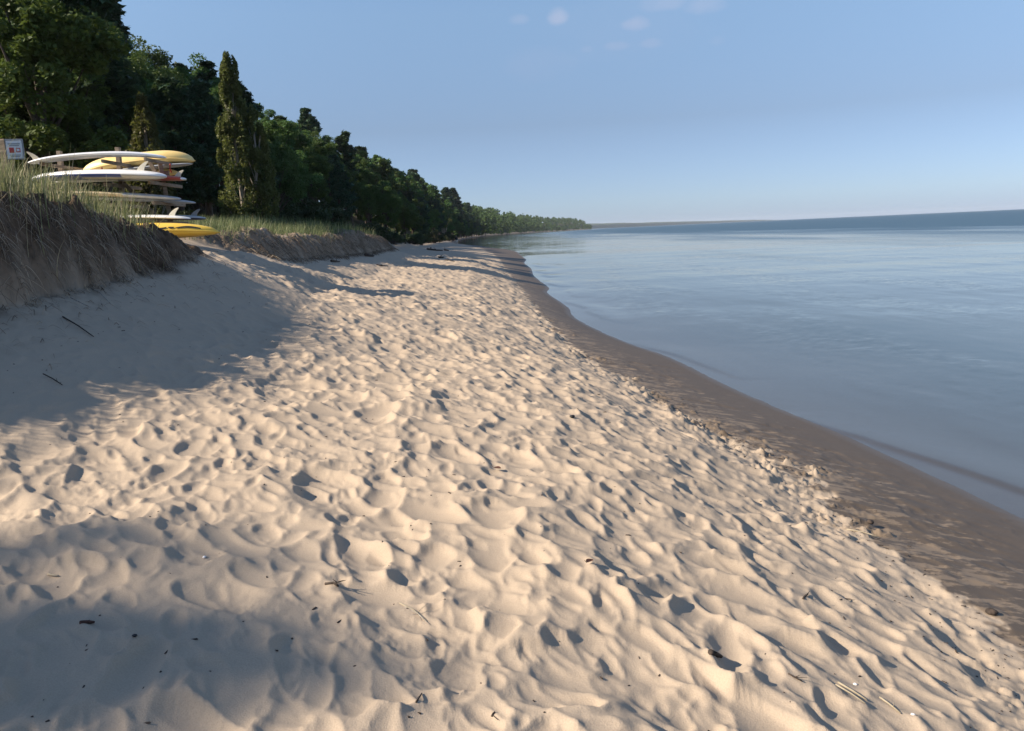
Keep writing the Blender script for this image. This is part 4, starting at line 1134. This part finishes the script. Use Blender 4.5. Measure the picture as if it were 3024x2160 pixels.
# ------------------------------------------------------------------ the walker far down the beach
def person():
    x, y = -10.6, 172.0; o = empty('person', (x, y, gz(x, y) - .01), R(20)); tag(o, 'person in a black top and pale trousers walking far down the beach', 'person')
    J = {'pel': (0, 0, .95), 'sp': (0, .01, 1.18), 'ch': (0, .0, 1.36), 'nk': (0, .01, 1.50), 'hd': (0, -.02, 1.62), 'tp': (0, -.01, 1.72),
         'shl': (.18, 0, 1.42), 'ell': (.25, .08, 1.14), 'wrl': (.24, -.04, .92), 'shr': (-.18, 0, 1.42), 'elr': (-.25, -.02, 1.14), 'wrr': (-.24, .14, .94),
         'hpl': (.09, 0, .90), 'knl': (.10, -.16, .50), 'anl': (.10, -.12, .08), 'tol': (.10, -.27, .03), 'hpr': (-.09, 0, .90), 'knr': (-.10, .06, .50), 'anr': (-.10, .26, .12), 'tor': (-.10, .18, .02)}
    rad = {'pel': .14, 'sp': .125, 'ch': .15, 'nk': .055, 'hd': .095, 'tp': .07, 'shl': .06, 'ell': .045, 'wrl': .032, 'shr': .06, 'elr': .045, 'wrr': .032, 'hpl': .095, 'knl': .062, 'anl': .042, 'tol': .03, 'hpr': .095, 'knr': .062, 'anr': .042, 'tor': .03}
    E_ = [('pel', 'sp'), ('sp', 'ch'), ('ch', 'nk'), ('nk', 'hd'), ('hd', 'tp'), ('ch', 'shl'), ('shl', 'ell'), ('ell', 'wrl'), ('ch', 'shr'), ('shr', 'elr'), ('elr', 'wrr'), ('pel', 'hpl'), ('hpl', 'knl'), ('knl', 'anl'), ('anl', 'tol'), ('pel', 'hpr'), ('hpr', 'knr'), ('knr', 'anr'), ('anr', 'tor')]
    # five short fingers and thumb per hand
    for s, wname in ((1, 'wrl'), (-1, 'wrr')):
        wx, wy, wz = J[wname]
        J[wname + 'p'] = (wx, wy, wz - .08); rad[wname + 'p'] = .03; E_.append((wname, wname + 'p'))
        for i in range(5):
            nm = wname + str(i)
            J[nm] = (wx - .01 * s, wy + (i - 2) * .018 - (.03 if i == 0 else 0), wz - (.10 if i == 0 else .17 - .008 * abs(i - 2))); rad[nm] = .009; E_.append((wname if i == 0 else wname + 'p', nm))
    keys = list(J); me = bpy.data.meshes.new('body'); me.from_pydata([J[k] for k in keys], [(keys.index(a), keys.index(b)) for a, b in E_], [])
    body = link('body', me, [noisy('skin', (.42, .26, .19), (.48, .31, .23), 8, .5)], o)
    body.modifiers.new('skin', 'SKIN'); body.modifiers.new('sub', 'SUBSURF').render_levels = 1
    if not me.skin_vertices: me.skin_vertices.new()
    for i, k in enumerate(keys):
        me.skin_vertices[0].data[i].radius = (rad[k], rad[k] * (.75 if k in ('ch', 'sp', 'pel') else 1)); me.skin_vertices[0].data[i].use_root = (k == 'pel')
    blk = noisy('black_cloth', (.010, .010, .012), (.022, .022, .025), 12, .9); pale = noisy('pale_cloth', (.60, .54, .47), (.68, .62, .55), 12, .9)
    m = MB(); m.tube([(0, 0, .86), (0, 0, .98), (0, .01, 1.18), (0, 0, 1.36), (0, 0, 1.46), (0, .01, 1.52)], [.19, .19, .175, .205, .17, .075], 14)
    for s, e in (('shl', 'ell'), ('shr', 'elr')): m.tube([J[s], J[e], J['wr' + s[-1]]], [.085, .068, .052], 10)
    m.build('jacket', blk, o, True)
    m = MB()
    for s in 'lr': m.tube([(J['hp' + s][0], 0, .96), J['hp' + s], J['kn' + s], J['an' + s]], [.11, .115, .085, .065], 12)
    m.build('trousers', pale, o, True)
    m = MB(); m.tube([(0, .02, 1.54), (0, .02, 1.62), (0, .01, 1.70), (0, 0, 1.745)], [.07, .108, .095, .03], 12); m.build('hair', noisy('dark_hair', (.03, .02, .015), (.06, .04, .03), 20, .8), o, True)
person()

# ------------------------------------------------------------------ air, sky, sun, camera
def haze():
    m = bpy.data.materials.new('haze_air'); m.use_nodes = True; nt = m.node_tree; nt.nodes.remove(nt.nodes['Principled BSDF'])
    v = nt.nodes.new('ShaderNodeVolumePrincipled'); v.inputs['Density'].default_value = 5.5e-5; v.inputs['Color'].default_value = (.82, .90, 1, 1); v.inputs['Anisotropy'].default_value = .1
    nt.links.new(v.outputs[0], nt.nodes['Material Output'].inputs['Volume'])
    mb = MB(); x0, x1, y0, y1, z0, z1 = -3600, 13500, -3600, 13500, -5, 62
    mb.add([(x, y, z) for z in (z0, z1) for x, y in ((x0, y0), (x1, y0), (x1, y1), (x0, y1))], [(3, 2, 1, 0), (4, 5, 6, 7), (0, 1, 5, 4), (1, 2, 6, 5), (2, 3, 7, 6), (3, 0, 4, 7)])
    tag(mb.build('haze', m), kind='stuff')
haze()

w = bpy.data.worlds.new('World'); sc.world = w; w.use_nodes = True
nt = w.node_tree; bg = nt.nodes['Background']
sky = nt.nodes.new('ShaderNodeTexSky'); sky.sky_type = 'NISHITA'; sky.sun_disc = False
sky.sun_elevation = SUN_EL; sky.sun_rotation = SUN_AZ % (2 * math.pi); sky.altitude = 180; sky.air_density = 1.0; sky.dust_density = .35; sky.ozone_density = 2.0
# a few thin clouds high over the lake
def sdir(px, py):
    p, r, f = R(9.51), R(2.58), 2352.
    F0 = Vector((0, math.cos(p), -math.sin(p))); U0 = Vector((0, math.sin(p), math.cos(p))); R0 = Vector((1, 0, 0))
    return (F0 + (R0 * math.cos(r) - U0 * math.sin(r)) * ((px - 1512) / f) - (U0 * math.cos(r) + R0 * math.sin(r)) * ((py - 1080) / f)).normalized()
tc = nt.nodes.new('ShaderNodeTexCoord')
nz = nt.nodes.new('ShaderNodeTexNoise'); nz.inputs['Scale'].default_value = 26; nz.inputs['Detail'].default_value = 5; nz.inputs['Roughness'].default_value = .6
mp = nt.nodes.new('ShaderNodeMapping'); mp.inputs['Scale'].default_value = (1, 1, 2.2)
nt.links.new(tc.outputs['Generated'], mp.inputs['Vector']); nt.links.new(mp.outputs['Vector'], nz.inputs['Vector'])
tot = None
def wm(op, a, b, clamp=False):
    n = nt.nodes.new('ShaderNodeMath'); n.operation = op; n.use_clamp = clamp
    for s_, v_ in ((n.inputs[0], a), (n.inputs[1], b)):
        if isinstance(v_, (int, float)): s_.default_value = v_
        else: nt.links.new(v_, s_)
    return n.outputs[0]
for (px, py, wx, wy, am) in ((1648, 48, 24, 20, .55), (1533, 58, 24, 12, .25), (1877, 70, 34, 17, .45), (1960, 12, 60, 18, .32), (2075, 18, 46, 20, .32), (1820, 136, 34, 12, .26), (1925, 128, 30, 12, .26), (1733, 145, 16, 8, .18), (2120, 120, 20, 10, .12), (1600, 190, 90, 40, .10), (1850, 80, 180, 80, .06)):
    d = sdir(px, py); rt_ = Vector((d.y, -d.x, 0)).normalized(); upv = rt_.cross(d)
    dots = []
    for ax, wd in ((rt_, wx), (upv, wy)):
        n = nt.nodes.new('ShaderNodeVectorMath'); n.operation = 'DOT_PRODUCT'; nt.links.new(tc.outputs['Generated'], n.inputs[0]); n.inputs[1].default_value = ax
        o_ = wm('SUBTRACT', n.outputs['Value'], d.dot(ax)); o_ = wm('MULTIPLY', o_, 2352. / wd); dots.append(wm('MULTIPLY', o_, o_))
    q = wm('ADD', dots[0], dots[1]); q = wm('ADD', q, wm('MULTIPLY', wm('SUBTRACT', nz.outputs['Fac'], .5), 2.6))
    mr = nt.nodes.new('ShaderNodeMapRange'); mr.interpolation_type = 'SMOOTHSTEP'; nt.links.new(q, mr.inputs[0])
    mr.inputs[1].default_value = 2.0; mr.inputs[2].default_value = -.3; mr.inputs[3].default_value = 0; mr.inputs[4].default_value = am * .6
    n = nt.nodes.new('ShaderNodeVectorMath'); n.operation = 'DOT_PRODUCT'; nt.links.new(tc.outputs['Generated'], n.inputs[0]); n.inputs[1].default_value = d
    v_ = wm('MULTIPLY', mr.outputs[0], wm('GREATER_THAN', n.outputs['Value'], .5))
    tot = v_ if tot is None else wm('MAXIMUM', tot, v_)
mx = nt.nodes.new('ShaderNodeMix'); mx.data_type = 'RGBA'; nt.links.new(tot, mx.inputs[0]); nt.links.new(sky.outputs[0], mx.inputs[6])
CLOUD = (4.6, 4.5, 5.3, 1); mx.inputs[7].default_value = CLOUD
sx = nt.nodes.new('ShaderNodeSeparateXYZ'); nt.links.new(tc.outputs['Generated'], sx.inputs[0])
rp = nt.nodes.new('ShaderNodeValToRGB'); el = rp.color_ramp.elements
for i_, (p_, c_) in enumerate(((0, (.39, .49, .84)), (.06, (.46, .53, .78)), (.25, (.57, .54, .61)), (.50, (.91, .86, .83)), (.75, (1, 1, 1)))):
    if i_ > 1: el.new(p_)
    el[i_].position = p_; el[i_].color = (*c_, 1)
nt.links.new(wm('MULTIPLY', sx.outputs['Z'], 2.0, True), rp.inputs['Fac'])
lo = nt.nodes.new('ShaderNodeMix'); lo.data_type = 'RGBA'; lo.blend_type = 'MULTIPLY'; lo.inputs[0].default_value = 1
nt.links.new(mx.outputs[2], lo.inputs[6]); nt.links.new(rp.outputs[0], lo.inputs[7]); mx = lo
wb = nt.nodes.new('ShaderNodeMix'); wb.data_type = 'RGBA'; wb.blend_type = 'MULTIPLY'; wb.inputs[0].default_value = 1; wb.inputs[7].default_value = (.95, 1.01, 1.055, 1)
nt.links.new(mx.outputs[2], wb.inputs[6]); nt.links.new(wb.outputs[2], bg.inputs['Color']); bg.inputs['Strength'].default_value = .057

sd = bpy.data.lights.new('sun', 'SUN'); sd.energy = 3.0; sd.angle = R(.53); sd.color = (1.0, .875, .72)
so = bpy.data.objects.new('sun', sd); COL.objects.link(so)
to = Vector((math.sin(SUN_AZ) * math.cos(SUN_EL), math.cos(SUN_AZ) * math.cos(SUN_EL), math.sin(SUN_EL)))
so.rotation_euler = (-to).to_track_quat('-Z', 'Y').to_euler(); so.location = to * 60

cd = bpy.data.cameras.new('camera'); cd.lens = 28; cd.sensor_width = 36; cd.clip_start = .05; cd.clip_end = 40000
co = bpy.data.objects.new('camera', cd); COL.objects.link(co); sc.camera = co
p, r = R(9.51), R(2.58)
F0 = Vector((0, math.cos(p), -math.sin(p))); U0 = Vector((0, math.sin(p), math.cos(p))); R0 = Vector((1, 0, 0))
Rv = R0 * math.cos(r) - U0 * math.sin(r); Uv = U0 * math.cos(r) + R0 * math.sin(r)
mw = Matrix((Rv, Uv, -F0)).transposed().to_4x4(); mw.translation = (0, 0, CAM_H); co.matrix_world = mw

sc.view_settings.view_transform = 'Standard'; sc.view_settings.look = 'None'; sc.view_settings.gamma = 1; sc.view_settings.exposure = 1.6
try:
    sc.cycles.use_denoising = True; sc.cycles.max_bounces = 6; sc.cycles.transparent_max_bounces = 8; sc.cycles.volume_bounces = 0
    sc.cycles.diffuse_bounces = 3; sc.cycles.glossy_bounces = 3; sc.cycles.use_adaptive_sampling = True; sc.cycles.adaptive_threshold = .005; sc.cycles.sample_clamp_indirect = 4
except Exception: pass
